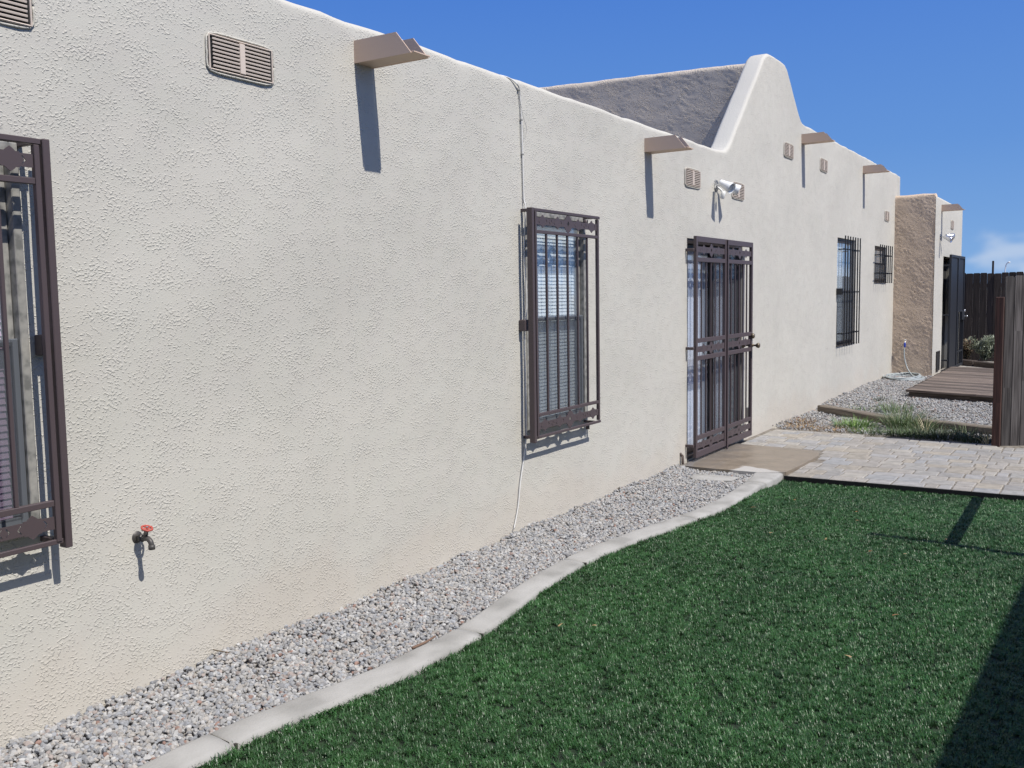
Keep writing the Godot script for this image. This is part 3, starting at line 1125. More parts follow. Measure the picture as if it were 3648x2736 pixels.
# ------------------------------------------------------------------ canales (rain spouts)
func canales() -> void:
	var c := thing("rain_spout", "nearest tan rain spout through the low parapet, left of the cable", "rain spout", Vector3(3.873, 2.786, 0), "tan rain spouts through the parapet")
	var t := 0.007
	var hgt := 0.112
	var wd := 0.147
	for s in [0, 1]:
		var st := begin()
		prism(st, PackedVector2Array([Vector2(-0.25, 0), Vector2(0.36, 0), Vector2(0.27, hgt), Vector2(-0.25, hgt)]), Vector3(t if s == 0 else wd, 0, 0), Vector3(0, 0, 1), Vector3.UP, 0, t)
		put("side_plate", done(st), M.canale, c)
	put("floor_plate", box_mesh(Vector3(wd - 2 * t - 0.002, t, 0.66), 0.001, Vector3(wd / 2, t / 2 + 0.002, 0.045)), M.canale, c)
	var ins := begin()
	bx(ins, Vector3(wd / 2, t + 0.006, 0.05), Vector3(wd - 2 * t - 0.004, 0.003, 0.58))
	put("shaded_lining", done(ins), M.canale_inner_shade, c)  # floor strip coloured like the shaded inside of the trough
	c.rotation.x = deg_to_rad(-0.5)
	copy(c, Vector3(7.477, 2.760, 0), "tan rain spout left of the pointed buttress, before the security door")
	copy(c, Vector3(12.25, 3.418, 0), "tan rain spout right of the pointed buttress")
	copy(c, Vector3(15.75, 3.397, 0), "last tan rain spout on the long wall, near its far corner")
	copy(c, Vector3(19.12, 3.00, 0.673), "farthest tan rain spout on the projecting wing")

# ------------------------------------------------------------------ iron work
# a flat ornament band in (x, y) round its middle; dia: centres of small stepped diamonds; chev: [x, way]; big: a large stepped diamond with a hole in the middle
func band_mesh(half: float, dia: Array, chev: Array, hb := 0.023, big := 1.0) -> ArrayMesh:
	var out := [PackedVector2Array([Vector2(-half, -hb), Vector2(half, -hb), Vector2(half, hb), Vector2(-half, hb)])]
	var adds := []
	for d in dia:
		adds.append(PackedVector2Array([Vector2(d - 0.034, 0), Vector2(d - 0.034, hb + 0.004), Vector2(d - 0.020, hb + 0.004), Vector2(d - 0.013, hb + 0.011), Vector2(d, hb + 0.02), Vector2(d + 0.013, hb + 0.011), Vector2(d + 0.020, hb + 0.004), Vector2(d + 0.034, hb + 0.004), Vector2(d + 0.034, 0), Vector2(d + 0.034, -hb - 0.004), Vector2(d + 0.020, -hb - 0.004), Vector2(d + 0.013, -hb - 0.011), Vector2(d, -hb - 0.02), Vector2(d - 0.013, -hb - 0.011), Vector2(d - 0.020, -hb - 0.004), Vector2(d - 0.034, -hb - 0.004)]))
	var q := big
	var up := [Vector2(0.055, 0.030), Vector2(0.041, 0.030), Vector2(0.041, 0.043), Vector2(0.027, 0.043), Vector2(0.027, 0.055), Vector2(0.012, 0.055), Vector2(0.004, 0.068)]
	var bp := PackedVector2Array()
	for p in up:
		bp.append(p * q)
	for i in range(up.size() - 1, -1, -1):
		bp.append(Vector2(-up[i].x, up[i].y) * q)
	for p in up:
		bp.append(-p * q)
	for i in range(up.size() - 1, -1, -1):
		bp.append(Vector2(up[i].x, -up[i].y) * q)
	adds.append(bp)
	for a in adds:
		out = [Geometry2D.merge_polygons(out[0], a)[0]]
	var holes := [PackedVector2Array([Vector2(-0.015 * q, 0), Vector2(0, -0.022 * q), Vector2(0.015 * q, 0), Vector2(0, 0.022 * q)])]
	var xs := [-half - 0.01, 0.0, half + 0.01]
	for c in chev:
		var s: float = c[1]
		var pts := PackedVector2Array()
		for p in [Vector2(-0.0075, 0), Vector2(0.0055, 0.0150), Vector2(0.0105, 0.0150), Vector2(-0.0015, 0), Vector2(0.0105, -0.0150), Vector2(0.0055, -0.0150)]:
			pts.append(Vector2(c[0] + p.x * s, p.y))
		holes.append(pts)
		xs.append(c[0] + 0.0035 * s)
	xs.sort()
	var st := begin()
	for i in xs.size() - 1:
		var sl := PackedVector2Array([Vector2(xs[i], -0.2), Vector2(xs[i + 1], -0.2), Vector2(xs[i + 1], 0.2), Vector2(xs[i], 0.2)])
		var pcs := Geometry2D.intersect_polygons(out[0], sl)
		for hl in holes:
			var nxt: Array[PackedVector2Array] = []
			for p in pcs:
				nxt.append_array(Geometry2D.clip_polygons(p, hl))
			pcs = nxt
		for p in pcs:
			prism(st, p, Vector3.ZERO, Vector3.RIGHT, Vector3.UP, -0.002, 0.002)
	return done(st)

func bar(parent: Node3D, called: String, a: Vector3, b: Vector3, w: float, d: float, m: Material, e := 0.002) -> void:
	var c := (a + b) / 2
	var l := (b - a).abs()
	put(called, box_mesh(Vector3(maxf(l.x, w if l.x < 0.001 else 0.0), maxf(l.y, w if l.y < 0.001 else 0.0), maxf(l.z, d if l.z < 0.001 else 0.0)), e), m, parent, c)

func window_grille(label: String, x_post: float, way: float, yt: float, yb: float, yt2: float, yb2: float) -> void:
	# x_post is the hinge post; the grille runs from it in the direction "way"
	var z := 0.10
	var g := thing("window_grille", label, "window grille", Vector3(x_post, 0, z), "ornamented iron window grilles")
	var X := func(d: float) -> float: return d * way
	var gt := yt
	# hinge post, deep and wide
	bar(g, "hinge_post", Vector3(X.call(0.02), yb - 0.03, -0.010), Vector3(X.call(0.02), yt + 0.012, -0.010), 0.028, 0.042, M.iron, 0.003)
	bar(g, "upright", Vector3(X.call(0.057), yb, 0), Vector3(X.call(0.057), yt - 0.012, 0), 0.02, 0.022, M.iron)
	bar(g, "upright", Vector3(X.call(0.96), yb + 0.013, 0), Vector3(X.call(0.96), yt - 0.013, 0), 0.022, 0.022, M.iron)
	bar(g, "top_rail", Vector3(X.call(0.04), yt, -0.004), Vector3(X.call(0.99), yt, -0.004), 0.020, 0.026, M.iron)
	bar(g, "bottom_rail", Vector3(X.call(0.04), yb, 0.0), Vector3(X.call(0.99), yb, 0.0), 0.018, 0.014, M.iron)
	bar(g, "rail", Vector3(X.call(0.069), yt2, 0), Vector3(X.call(0.947), yt2, 0), 0.022, 0.022, M.iron)
	bar(g, "rail", Vector3(X.call(0.069), yb2, 0), Vector3(X.call(0.947), yb2, 0), 0.022, 0.022, M.iron)
	for k in 5:
		var x: float = X.call(0.205 + k * 0.1475)
		bar(g, "bar", Vector3(x, yb2 + 0.011, 0), Vector3(x, yt2 - 0.011, 0), 0.014, 0.014, M.iron, 0.0015)
	var bm := band_mesh(0.437, [-0.355, -0.15, 0.15, 0.355], [[-0.405, 1], [-0.305, -1], [-0.265, 1], [-0.235, -1], [-0.2, 1], [-0.1, -1], [0.1, 1], [0.2, -1], [0.235, 1], [0.265, -1], [0.305, 1], [0.405, -1]])
	put("ornament_band", bm, M.iron, g, Vector3(X.call(0.508), (yt + yt2) / 2, 0.004))
	put("ornament_band", bm, M.iron, g, Vector3(X.call(0.508), (yb + yb2) / 2, 0.004))
	for y in [yt, yb]:
		bar(g, "wall_arm", Vector3(X.call(0.055), y, -0.11), Vector3(X.call(0.055), y, -0.02), 0.02, 0.02, M.iron)
		bar(g, "wall_arm", Vector3(X.call(0.93), y, -0.11), Vector3(X.call(0.93), y, -0.02), 0.018, 0.02, M.iron)
		# round hinge eye at the free side
		var st := begin(true)
		lathe(st, [Vector2(0.0, -0.022), Vector2(0.015, -0.022), Vector2(0.015, 0.022), Vector2(0.0, 0.022)], Vector3(X.call(0.93), y - 0.035, -0.075))
		put("pivot", done(st), M.iron, g)
	bar(g, "latch_box", Vector3(X.call(0.02), (yt + yb) / 2 - 0.04, -0.072), Vector3(X.call(0.02), (yt + yb) / 2 + 0.035, -0.072), 0.045, 0.05, M.iron, 0.004)

func grilles() -> void:
	window_grille("nearest iron window grille, cut by the left edge of the photo", 2.105, -1.0, 2.160, 0.742, 2.022, 0.884)
	window_grille("iron window grille over the blue blinds, beside the hanging cable", 5.440, 1.0, 2.155, 0.657, 2.014, 0.806)

func security_door() -> void:
	var z := 0.08
	var g := thing("security_door", "tall double iron security door with ornament bands and a knob", "security door", Vector3(8.423, 0, z))
	var leaf := func(called: String, x0: float, x1: float, knob: bool) -> void:
		var st := begin()
		bx(st, Vector3(x0 + 0.02, 1.092, 0), Vector3(0.04, 2.046, 0.03), 0.002)
		bx(st, Vector3(x1 - 0.02, 1.092, 0), Vector3(0.04, 2.046, 0.03), 0.002)
		put("stile", done(st), M.iron, g)
		for q in [[2.089, 0.052], [1.903, 0.04], [1.158, 0.04], [0.995, 0.04], [0.252, 0.04], [0.097, 0.058]]:
			put("rail", box_mesh(Vector3(x1 - x0 - 0.08, q[1], 0.028), 0.002), M.iron, g, Vector3((x0 + x1) / 2, q[0], 0))
		for k in 5:
			var x: float = lerpf(x0 + 0.04, x1 - 0.04, (k + 1) / 6.0)
			bar(g, "bar", Vector3(x, 1.178, 0), Vector3(x, 1.883, 0), 0.013, 0.013, M.iron, 0.0015)
			bar(g, "bar", Vector3(x, 0.272, 0), Vector3(x, 0.975, 0), 0.013, 0.013, M.iron, 0.0015)
		var hw: float = (x1 - x0) / 2 - 0.041
		var bm := band_mesh(hw, [-0.2, 0.2], [[-0.3, 1], [-0.25, -1], [-0.14, 1], [-0.1, -1], [0.1, 1], [0.14, -1], [0.25, 1], [0.3, -1]], 0.027, 0.98)
		for y in [1.995, 1.077, 0.178]:
			put("ornament_band", bm, M.iron, g, Vector3((x0 + x1) / 2, y, 0.006))
	leaf.call("leaf", 0.0, 0.822, false)
	leaf.call("leaf", 0.83, 1.649, true)
	# cover strip where the leaves meet, and its foot bolt
	put("cover_strip", box_mesh(Vector3(0.026, 2.10, 0.012), 0.002), M.iron, g, Vector3(0.840, 1.062, 0.022))
	for y in [1.99, 1.09, 0.185]:
		bar(g, "hinge", Vector3(-0.02, y, -0.085), Vector3(-0.02, y, 0.0), 0.026, 0.02, M.iron, 0.003)
	put("lock_plate", box_mesh(Vector3(0.05, 0.20, 0.034), 0.003), M.iron, g, Vector3(1.62, 1.075, 0))
	for s in [[1.135, 0.028, 0.02], [1.035, 0.016, 0.012]]:
		var st := begin(true)
		lathe(st, [Vector2(0.0, 0.0), Vector2(s[1], 0.0), Vector2(s[1], s[2]), Vector2(s[1] * 0.6, s[2] + 0.008), Vector2(0, s[2] + 0.009)], Vector3.ZERO, along(Vector3(0, 0, 1)))
		put("rosette", done(st), M.brass, g, Vector3(1.62, s[0], 0.017))
	var kn := begin(true)
	lathe(kn, [Vector2(0.010, 0.0), Vector2(0.010, 0.028), Vector2(0.018, 0.036), Vector2(0.027, 0.052), Vector2(0.027, 0.066), Vector2(0.018, 0.074), Vector2(0.0, 0.075)], Vector3.ZERO, along(Vector3(0, 0, 1)))
	put("knob", done(kn), M.brass, g, Vector3(1.62, 1.035, 0.028))
	put("knob", kn.commit() if false else (g.get_node("knob") as MeshInstance3D).mesh, M.brass, g, Vector3(1.62, 1.035, -0.02)).rotation.y = PI

func bar_grilles() -> void:
	for s in [[14.235, 15.197, 0.80, 2.374, [0.98, 1.575, 2.185], "tall row of seven plain black window bars on the taller house part"], [16.705, 17.72, 1.712, 2.34, [1.875, 2.172], "short row of seven plain black window bars near the wing"]]:
		var g := thing("window_bars", s[5], "window bars", Vector3(s[0], s[2], 0.10), "plain black window bars")
		var w: float = s[1] - s[0]
		var h: float = s[3] - s[2]
		for k in 7:
			bar(g, "bar", Vector3(w * k / 6.0, 0, 0), Vector3(w * k / 6.0, h, 0), 0.016, 0.016, M.black, 0.002)
		for y in s[4]:
			bar(g, "rail", Vector3(-0.06, y - s[2], -0.012), Vector3(w + 0.03, y - s[2], -0.012), 0.018, 0.006, M.black, 0.001)
			bar(g, "wall_arm", Vector3(0.055, y - s[2], -0.11), Vector3(0.055, y - s[2], -0.016), 0.018, 0.018, M.black, 0.001)
			bar(g, "wall_arm", Vector3(w - 0.055, y - s[2], -0.11), Vector3(w - 0.055, y - s[2], -0.016), 0.018, 0.018, M.black, 0.001)
		if h > 1.0:
			bar(g, "latch_box", Vector3(-0.05, 0.74, -0.06), Vector3(-0.05, 0.83, -0.06), 0.07, 0.08, M.black, 0.003)

func wing_gate() -> void:
	var g := thing("security_door", "black far security door covered in dark sheet on the projecting wing", "security door", Vector3(19.56, 0.07, 0.79))
	var mk := mat(Color(0.013, 0.015, 0.020), 0.55)
	g.rotation.y = deg_to_rad(-1.0)
	var st := begin()
	frame_ring(st, 0, 0.92, 0, 2.16, 0.05, -0.02, 0.02)
	put("frame", done(st), mk, g)
	var s2 := begin()
	frame_ring(s2, 0.93, 1.72, 0, 2.16, 0.05, -0.02, 0.02)
	put("frame", done(s2), mk, g)
	put("sheet_panel", box_mesh(Vector3(0.82, 2.06, 0.004), 0, Vector3(0.46, 1.08, 0.0)), mk, g)
	put("sheet_panel", box_mesh(Vector3(0.69, 1.02, 0.004), 0, Vector3(1.325, 1.6, 0.0)), mk, g)
	for k in 5:
		bar(g, "bar", Vector3(1.04 + k * 0.14, 0.05, 0), Vector3(1.04 + k * 0.14, 1.09, 0), 0.016, 0.016, mk)
	bar(g, "rail", Vector3(0.98, 1.09, 0), Vector3(1.67, 1.09, 0), 0.03, 0.03, mk)
	bar(g, "rail", Vector3(0.98, 0.3, 0), Vector3(1.67, 0.3, 0), 0.03, 0.03, mk)
	put("lock_box", box_mesh(Vector3(0.36, 0.17, 0.05), 0.004, Vector3(1.5, 1.0, 0.02)), mk, g)
	var kn := begin(true)
	lathe(kn, [Vector2(0.01, 0.0), Vector2(0.01, 0.03), Vector2(0.020, 0.045), Vector2(0.016, 0.058), Vector2(0, 0.06)], Vector3(1.62, 0.98, 0.045), along(Vector3(0, 0, 1)), 12)
	lathe(kn, [Vector2(0.025, 0.0), Vector2(0.025, 0.012), Vector2(0, 0.014)], Vector3(1.62, 1.09, 0.045), along(Vector3(0, 0, 1)), 12)
	put("knob", done(kn), M.chrome, g)
	for y in [0.2, 1.04, 1.96]:
		bar(g, "hinge", Vector3(-0.03, y, -0.13), Vector3(-0.03, y, 0.0), 0.03, 0.02, mk, 0.002)

# ------------------------------------------------------------------ lamps
func floodlight(label: String, at: Vector3, m: Material, heads: Array, sensor: bool) -> void:
	var l := thing("floodlight", label, "floodlight", at)
	var st := begin(true)
	lathe(st, [Vector2(0.0, 0.022), Vector2(0.035, 0.021), Vector2(0.052, 0.012), Vector2(0.056, 0.0)].map(func(p): return p), Vector3.ZERO, along(Vector3(0, 0, 1)))
	lathe(st, [Vector2(0.056, 0.0), Vector2(0.052, 0.012), Vector2(0.035, 0.021), Vector2(0.0, 0.022)], Vector3.ZERO, along(Vector3(0, 0, 1)))
	put("wall_plate", done(st), m, l)
	for h in heads:
		var o: Vector3 = h[0]
		var d: Vector3 = (h[1] as Vector3).normalized()
		var arm := begin(true)
		tube(arm, curve([Vector3(o.x * 0.25, 0, 0.015), Vector3(o.x * 0.6, o.y * 0.4 + 0.01, o.z * 0.6), o], 5), 0.010, 8)
		put("arm", done(arm), m, l)
		var hd := begin(true)
		# socket and flared shade, open in front
		lathe(hd, [Vector2(0.0, -0.055), Vector2(0.018, -0.054), Vector2(0.030, -0.044), Vector2(0.033, -0.015), Vector2(0.036, 0.01), Vector2(0.047, 0.06), Vector2(0.054, 0.10), Vector2(0.052, 0.10), Vector2(0.044, 0.06), Vector2(0.030, 0.02), Vector2(0.0, 0.015)], o, along(d))
		var ho := put("lamp_head", done(hd), m, l)
		var bl := begin(true)
		lathe(bl, [Vector2(0.022, 0.02), Vector2(0.042, 0.068), Vector2(0.036, 0.082), Vector2(0.0, 0.088)], o, along(d))
		put("bulb", done(bl), mat(Color(0.5, 0.52, 0.52), 0.15), ho)
	if sensor:
		var se := begin(true)
		lathe(se, [Vector2(0.0, 0.03), Vector2(0.018, 0.028), Vector2(0.022, 0.0), Vector2(0.022, -0.035), Vector2(0.016, -0.045), Vector2(0.0, -0.047)], Vector3(0.0, -0.085, 0.075), Basis(Vector3.RIGHT, 0.25), 14)
		tube(se, [Vector3(0, -0.01, 0.015), Vector3(0, -0.04, 0.05), Vector3(0, -0.07, 0.072)], 0.009, 8)
		put("motion_sensor", done(se), m, l)

func lamps() -> void:
	floodlight("white twin floodlight with motion sensor above the tall security door", Vector3(9.185, 2.635, 0), M.white, [[Vector3(-0.075, 0.0, 0.11), Vector3(-0.25, -0.55, 1.0)], [Vector3(0.085, -0.005, 0.11), Vector3(0.45, -0.5, 0.9)]], true)
	floodlight("silver twin floodlight on the far wing above its black door", Vector3(19.05, 2.53, 0.673), M.chrome, [[Vector3(-0.07, -0.02, 0.12), Vector3(-0.2, -0.5, 1.0)], [Vector3(0.09, 0.02, 0.12), Vector3(0.7, -0.1, 0.9)]], false)

# ------------------------------------------------------------------ small fittings
func small_fittings() -> void:
	# cable down the wall
	var st := begin(true)
	var z := 0.010
	tube(st, curve([Vector3(5.12, 3.015, -0.16), Vector3(5.25, 3.0, -0.08), Vector3(5.36, 2.985, -0.01), Vector3(5.44, 2.955, 0.012), Vector3(5.475, 2.92, z), Vector3(5.498, 2.78, z), Vector3(5.505, 2.61, z), Vector3(5.513, 2.25, z), Vector3(5.512, 2.17, z + 0.012), Vector3(5.510, 1.89, z), Vector3(5.525, 1.56, z + 0.004), Vector3(5.50, 1.30, z), Vector3(5.508, 0.80, z), Vector3(5.49, 0.6, z), Vector3(5.42, 0.373, z), Vector3(5.382, 0.203, z), Vector3(5.325, 0.064, z)], 6), 0.0042, 7)
	var c := thing("cable", "white cable hanging down the wall past the second window grille", "cable")
	put("cord", done(st), M.cable, c)
	var s2 := begin(true)
	tube(s2, curve([Vector3(5.44, 2.955, 0.016), Vector3(5.468, 2.93, 0.018), Vector3(5.478, 2.86, 0.014), Vector3(5.515, 2.76, 0.014), Vector3(5.545, 2.69, 0.02), Vector3(5.535, 2.63, 0.016), Vector3(5.508, 2.60, 0.014)], 6), 0.0016, 6)
	tube(s2, curve([Vector3(5.49, 2.92, 0.012), Vector3(5.492, 2.7, 0.012), Vector3(5.499, 2.45, 0.012), Vector3(5.505, 2.2, 0.012)], 6), 0.0018, 6)
	put("thin_wire", done(s2), M.greycable, c)
	var cl := begin()
	for p in [Vector3(5.47, 2.925, 0.01), Vector3(5.5, 2.74, 0.01), Vector3(5.506, 2.52, 0.01)]:
		bx(cl, p, Vector3(0.022, 0.012, 0.014), 0.002)
	put("clip", done(cl), M.greycable, c)
	# spigot
	var sp := thing("spigot", "brass garden spigot with red wheel low on the near wall", "spigot", Vector3(2.452, 0.655, 0))
	sp.scale = Vector3.ONE * 0.84
	var b := begin(true)
	lathe(b, [Vector2(0.0, 0.006), Vector2(0.026, 0.006), Vector2(0.030, 0.0)].map(func(p): return Vector2(p.x, p.y)), Vector3.ZERO, along(Vector3(0, 0, 1)))
	tube(b, [Vector3(0, 0, -0.02), Vector3(0, 0, 0.062)], 0.0125, 12)
	lathe(b, [Vector2(0.0, -0.004), Vector2(0.02, -0.004), Vector2(0.02, 0.012), Vector2(0.0, 0.012)], Vector3(0, 0, 0.03), along(Vector3(0, 0, 1)), 6)
	tube(b, curve([Vector3(0, 0, 0.055), Vector3(0, 0.002, 0.078), Vector3(0, -0.010, 0.098), Vector3(0, -0.030, 0.105)], 5), 0.0125, 12)
	lathe(b, [Vector2(0.0, -0.012), Vector2(0.016, -0.012), Vector2(0.016, 0.008), Vector2(0.012, 0.010)], Vector3(0, -0.035, 0.105), Basis(), 14)
	tube(b, [Vector3(0, 0.0, 0.058), Vector3(0, 0.022, 0.066), Vector3(0, 0.045, 0.074)], 0.011, 10)
	put("valve_body", done(b), mat(Color(0.075, 0.07, 0.065), 0.5, 0.3), sp)
	var wh := begin(true)
	var ax := Basis(Vector3.RIGHT, 0.35)
	var ring := []
	for k in 25:
		var a := TAU * k / 24.0
		ring.append(Vector3(0, 0.052, 0.077) + ax * (Vector3(cos(a), 0, sin(a)) * (0.024 + 0.0012 * cos(a * 6.0))))
	tube(wh, ring, 0.0055, 8)
	for k in 4:
		var a := TAU * k / 4.0
		tube(wh, [Vector3(0, 0.052, 0.077), Vector3(0, 0.052, 0.077) + ax * Vector3(cos(a), 0, sin(a)) * 0.022], 0.004, 6)
	put("hand_wheel", done(wh), M.red, sp)
	put("screw", box_mesh(Vector3(0.01, 0.006, 0.01), 0.002), M.chrome, sp, Vector3(0, 0.058, 0.079))
	# stub pipe by the door, outlet box behind it, crawl vent on the wing
	var pt := begin(true)
	tube(pt, [Vector3(8.262, -0.03, 0.03), Vector3(8.262, 0.115, 0.025)], 0.013, 9)
	tube(pt, [Vector3(8.262, 0.105, 0.027), Vector3(8.262, 0.135, 0.0)], 0.012, 8)
	tag(put("pipe_stub", done(pt), mat(Color(0.07, 0.05, 0.04), 0.7)), "short rusty pipe stub at the wall foot left of the security door", "pipe")
	var ob := thing("outlet_box", "small grey outlet box low on the wall right of the security door", "outlet box", Vector3(10.2, 0.29, 0.0))
	put("cover", box_mesh(Vector3(0.075, 0.13, 0.03), 0.004, Vector3(0, 0, 0.012)), mat(Color(0.2, 0.2, 0.19), 0.5), ob)
	put("lid", box_mesh(Vector3(0.06, 0.055, 0.012), 0.003, Vector3(0, 0.025, 0.034)), mat(Color(0.26, 0.26, 0.25), 0.5), ob)
	var cv := thing("crawl_vent", "small dark crawl space hatch low on the wing beside its door", "hatch", Vector3(19.05, 0.29, 0.673))
	put("opening", box_mesh(Vector3(0.33, 0.33, 0.02), 0.0, Vector3(0, 0, 0.0)), M.dark, cv)
	var fr := begin()
	frame_ring(fr, -0.18, 0.18, -0.18, 0.18, 0.025, -0.002, 0.022)
	put("frame", done(fr), M.bronze, cv)
	# hose bib and hose
	var hb := thing("hose_bib", "small white hose bib on the tan wing wall above the coiled hose", "hose bib", Vector3(18.45, 0.665, 0.224))
	var hs := begin(true)
	tube(hs, [Vector3(0.02, 0, 0), Vector3(-0.05, 0, 0), Vector3(-0.065, -0.02, 0)], 0.012, 9)
	lathe(hs, [Vector2(0.0, 0.04), Vector2(0.022, 0.04), Vector2(0.022, 0.03), Vector2(0.006, 0.03), Vector2(0.006, 0.0)].map(func(p): return p), Vector3(-0.045, 0, 0), Basis(), 12)
	put("tap", done(hs), M.white, hb)
	var ho := thing("garden_hose", "grey green garden hose coiled on gravel at the tan wing wall", "hose")
	var rise := begin(true)
	tube(rise, curve([Vector3(18.385, 0.64, 0.224), Vector3(18.375, 0.55, 0.218), Vector3(18.35, 0.38, 0.23), Vector3(18.30, 0.20, 0.29), Vector3(18.22, 0.09, 0.38), Vector3(18.1, 0.055, 0.46), Vector3(17.9, 0.05, 0.52)], 7), 0.0105, 9)
	var hm := mat(Color(0.33, 0.365, 0.37), 0.4)
	put("riser", done(rise), hm, ho)
	put("blue_coupling", box_cyl(Vector3(18.385, 0.61, 0.223), 0.019, 0.09), mat(Color(0.02, 0.05, 0.34), 0.4), ho)
	var coil := begin(true)
	var pts := []
	for k in 118:
		var a := TAU * k / 22.0
		var rr := 0.39 + 0.075 * sin(k * 0.31) + 0.04 * nz.get_noise_1d(k * 0.9)
		pts.append(Vector3(17.8 + rr * 1.4 * cos(a) + 0.03 * sin(k * 0.17), 0.062 + 0.009 * (k / 22.0) + 0.022 * nz.get_noise_1d(k * 0.4), 0.31 + rr * 0.66 * sin(a) + 0.02 * sin(k * 0.23)))
	tube(coil, pts, 0.0115, 8)
	put("coil", done(coil), hm, ho)

func box_cyl(c: Vector3, r: float, l: float) -> ArrayMesh:
	var st := begin(true)
	lathe(st, [Vector2(0, -l / 2), Vector2(r * 0.8, -l / 2), Vector2(r, -l / 2 + 0.01), Vector2(r * 0.85, l / 2 - 0.01), Vector2(0.5 * r, l / 2), Vector2(0, l / 2)], c, Basis(), 12)
	return done(st)

# ------------------------------------------------------------------ deck and timbers
# a plank from a to b (centre line of the top face), width w along "across", thickness t downwards, with UVs along the grain
func plank_mesh(length: float, w: float, t: float, e := 0.004) -> ArrayMesh:
	var st := begin()
	bx(st, Vector3(length / 2, -t / 2, 0), Vector3(length, t, w), e)
	var me := done(st)
	var arr := me.surface_get_arrays(0)
	var uv := PackedVector2Array()
	var off := rng.randf()
	for v in arr[Mesh.ARRAY_VERTEX]:
		uv.append(Vector2((v.z + v.y) / 0.16 + off * 3.0, v.x / 1.4 + off))
	arr[Mesh.ARRAY_TEX_UV] = uv
	var out := ArrayMesh.new()
	out.add_surface_from_arrays(Mesh.PRIMITIVE_TRIANGLES, arr)
	return out

func lay(o: Node3D, a: Vector3, b: Vector3, roll := 0.0) -> void:
	var x := (b - a).normalized()
	var z := x.cross(Vector3.UP).normalized()
	o.transform = Transform3D(Basis(x, z.cross(x), z).rotated(x, roll), a)

func deck_and_timbers() -> void:
	var d := thing("wooden_deck", "low weathered plank deck in front of the far wing door", "deck")
	var dir := Vector3(-0.36, 0, 1.0).normalized()
	var vars := []
	for k in 4:
		vars.append(plank_mesh(2.6, 0.137, 0.035))
	for k in 33:
		var a := Vector3(14.82 + k * 0.1445, 0.165 + rng.randf_range(-0.003, 0.003), 0.885 - rng.randf() * 0.015)
		var o := put("board", vars[rng.randi() % 4], M.deck[rng.randi() % 4], d)
		lay(o, a, a + dir, rng.randf_range(-0.008, 0.008))
	var st := put("rim_board", plank_mesh(2.6, 0.035, 0.07), M.deck[0], d)
	lay(st, Vector3(14.80, 0.126, 0.90), Vector3(14.80, 0.126, 0.90) + dir)
	for zz in [0.98, 2.1, 3.1]:
		var j := put("joist", plank_mesh(4.6, 0.05, 0.09), M.deck[0], d)
		lay(j, Vector3(14.86 - (zz - 0.9) * 0.36, 0.126, zz), Vector3(19.3, 0.126, zz))
	var tm := plank_mesh(1.05, 0.15, 0.15, 0.012)
	var t := put("timber", tm, M.tie)
	lay(t, Vector3(12.93, 0.10, 0.12), Vector3(12.10, 0.092, 1.12))
	t.scale = Vector3(1.26, 1, 1)
	tag(t, "weathered grey landscape timber nearest the house behind the patio", "timber", "landscape timbers behind the patio")
	var t2 := put("timber", plank_mesh(1.9, 0.15, 0.15, 0.012), M.tie)
	lay(t2, Vector3(11.97, 0.10, 1.45), Vector3(11.60, 0.095, 2.35))
	tag(t2, "weathered landscape timber running behind the gate post", "timber", "landscape timbers behind the patio")
	var t3 := put("timber", plank_mesh(0.62, 0.15, 0.15, 0.012), M.fence[3])
	lay(t3, Vector3(22.45, 0.11, 0.55), Vector3(22.0, 0.11, 1.0))
	tag(t3, "dark far timber edging the weedy bed, left half beside the wing", "timber", "far timbers before the back fence")
	var t4 := put("timber", plank_mesh(1.2, 0.15, 0.15, 0.012), M.fence[2])
	lay(t4, Vector3(22.0, 0.10, 1.02), Vector3(21.3, 0.09, 1.72))
	tag(t4, "dark far timber edging the weedy bed, half hidden by the gate post", "timber", "far timbers before the back fence")

# ------------------------------------------------------------------ fences
func picket_mesh(h: float, w: float, t: float) -> ArrayMesh:
	var st := begin()
	var e := minf(w * 0.24, 0.016)
	prism(st, PackedVector2Array([Vector2(-w / 2, 0), Vector2(w / 2, 0), Vector2(w / 2, h - e), Vector2(w / 2 - e * 0.75, h - e * 0.25), Vector2(w / 2 - e, h), Vector2(-w / 2 + e, h), Vector2(-w / 2 + e * 0.75, h - e * 0.25), Vector2(-w / 2, h - e)]), Vector3.ZERO, Vector3.RIGHT, Vector3.UP, -t / 2, t / 2)
	var me := done(st)
	var arr := me.surface_get_arrays(0)
	var uv := PackedVector2Array()
	var off := rng.randf()
	for v in arr[Mesh.ARRAY_VERTEX]:
		uv.append(Vector2((v.x + v.z) / 0.16 + off * 3.0, v.y / 1.4 + off))
	arr[Mesh.ARRAY_TEX_UV] = uv
	var out := ArrayMesh.new()
	out.add_surface_from_arrays(Mesh.PRIMITIVE_TRIANGLES, arr)
	return out

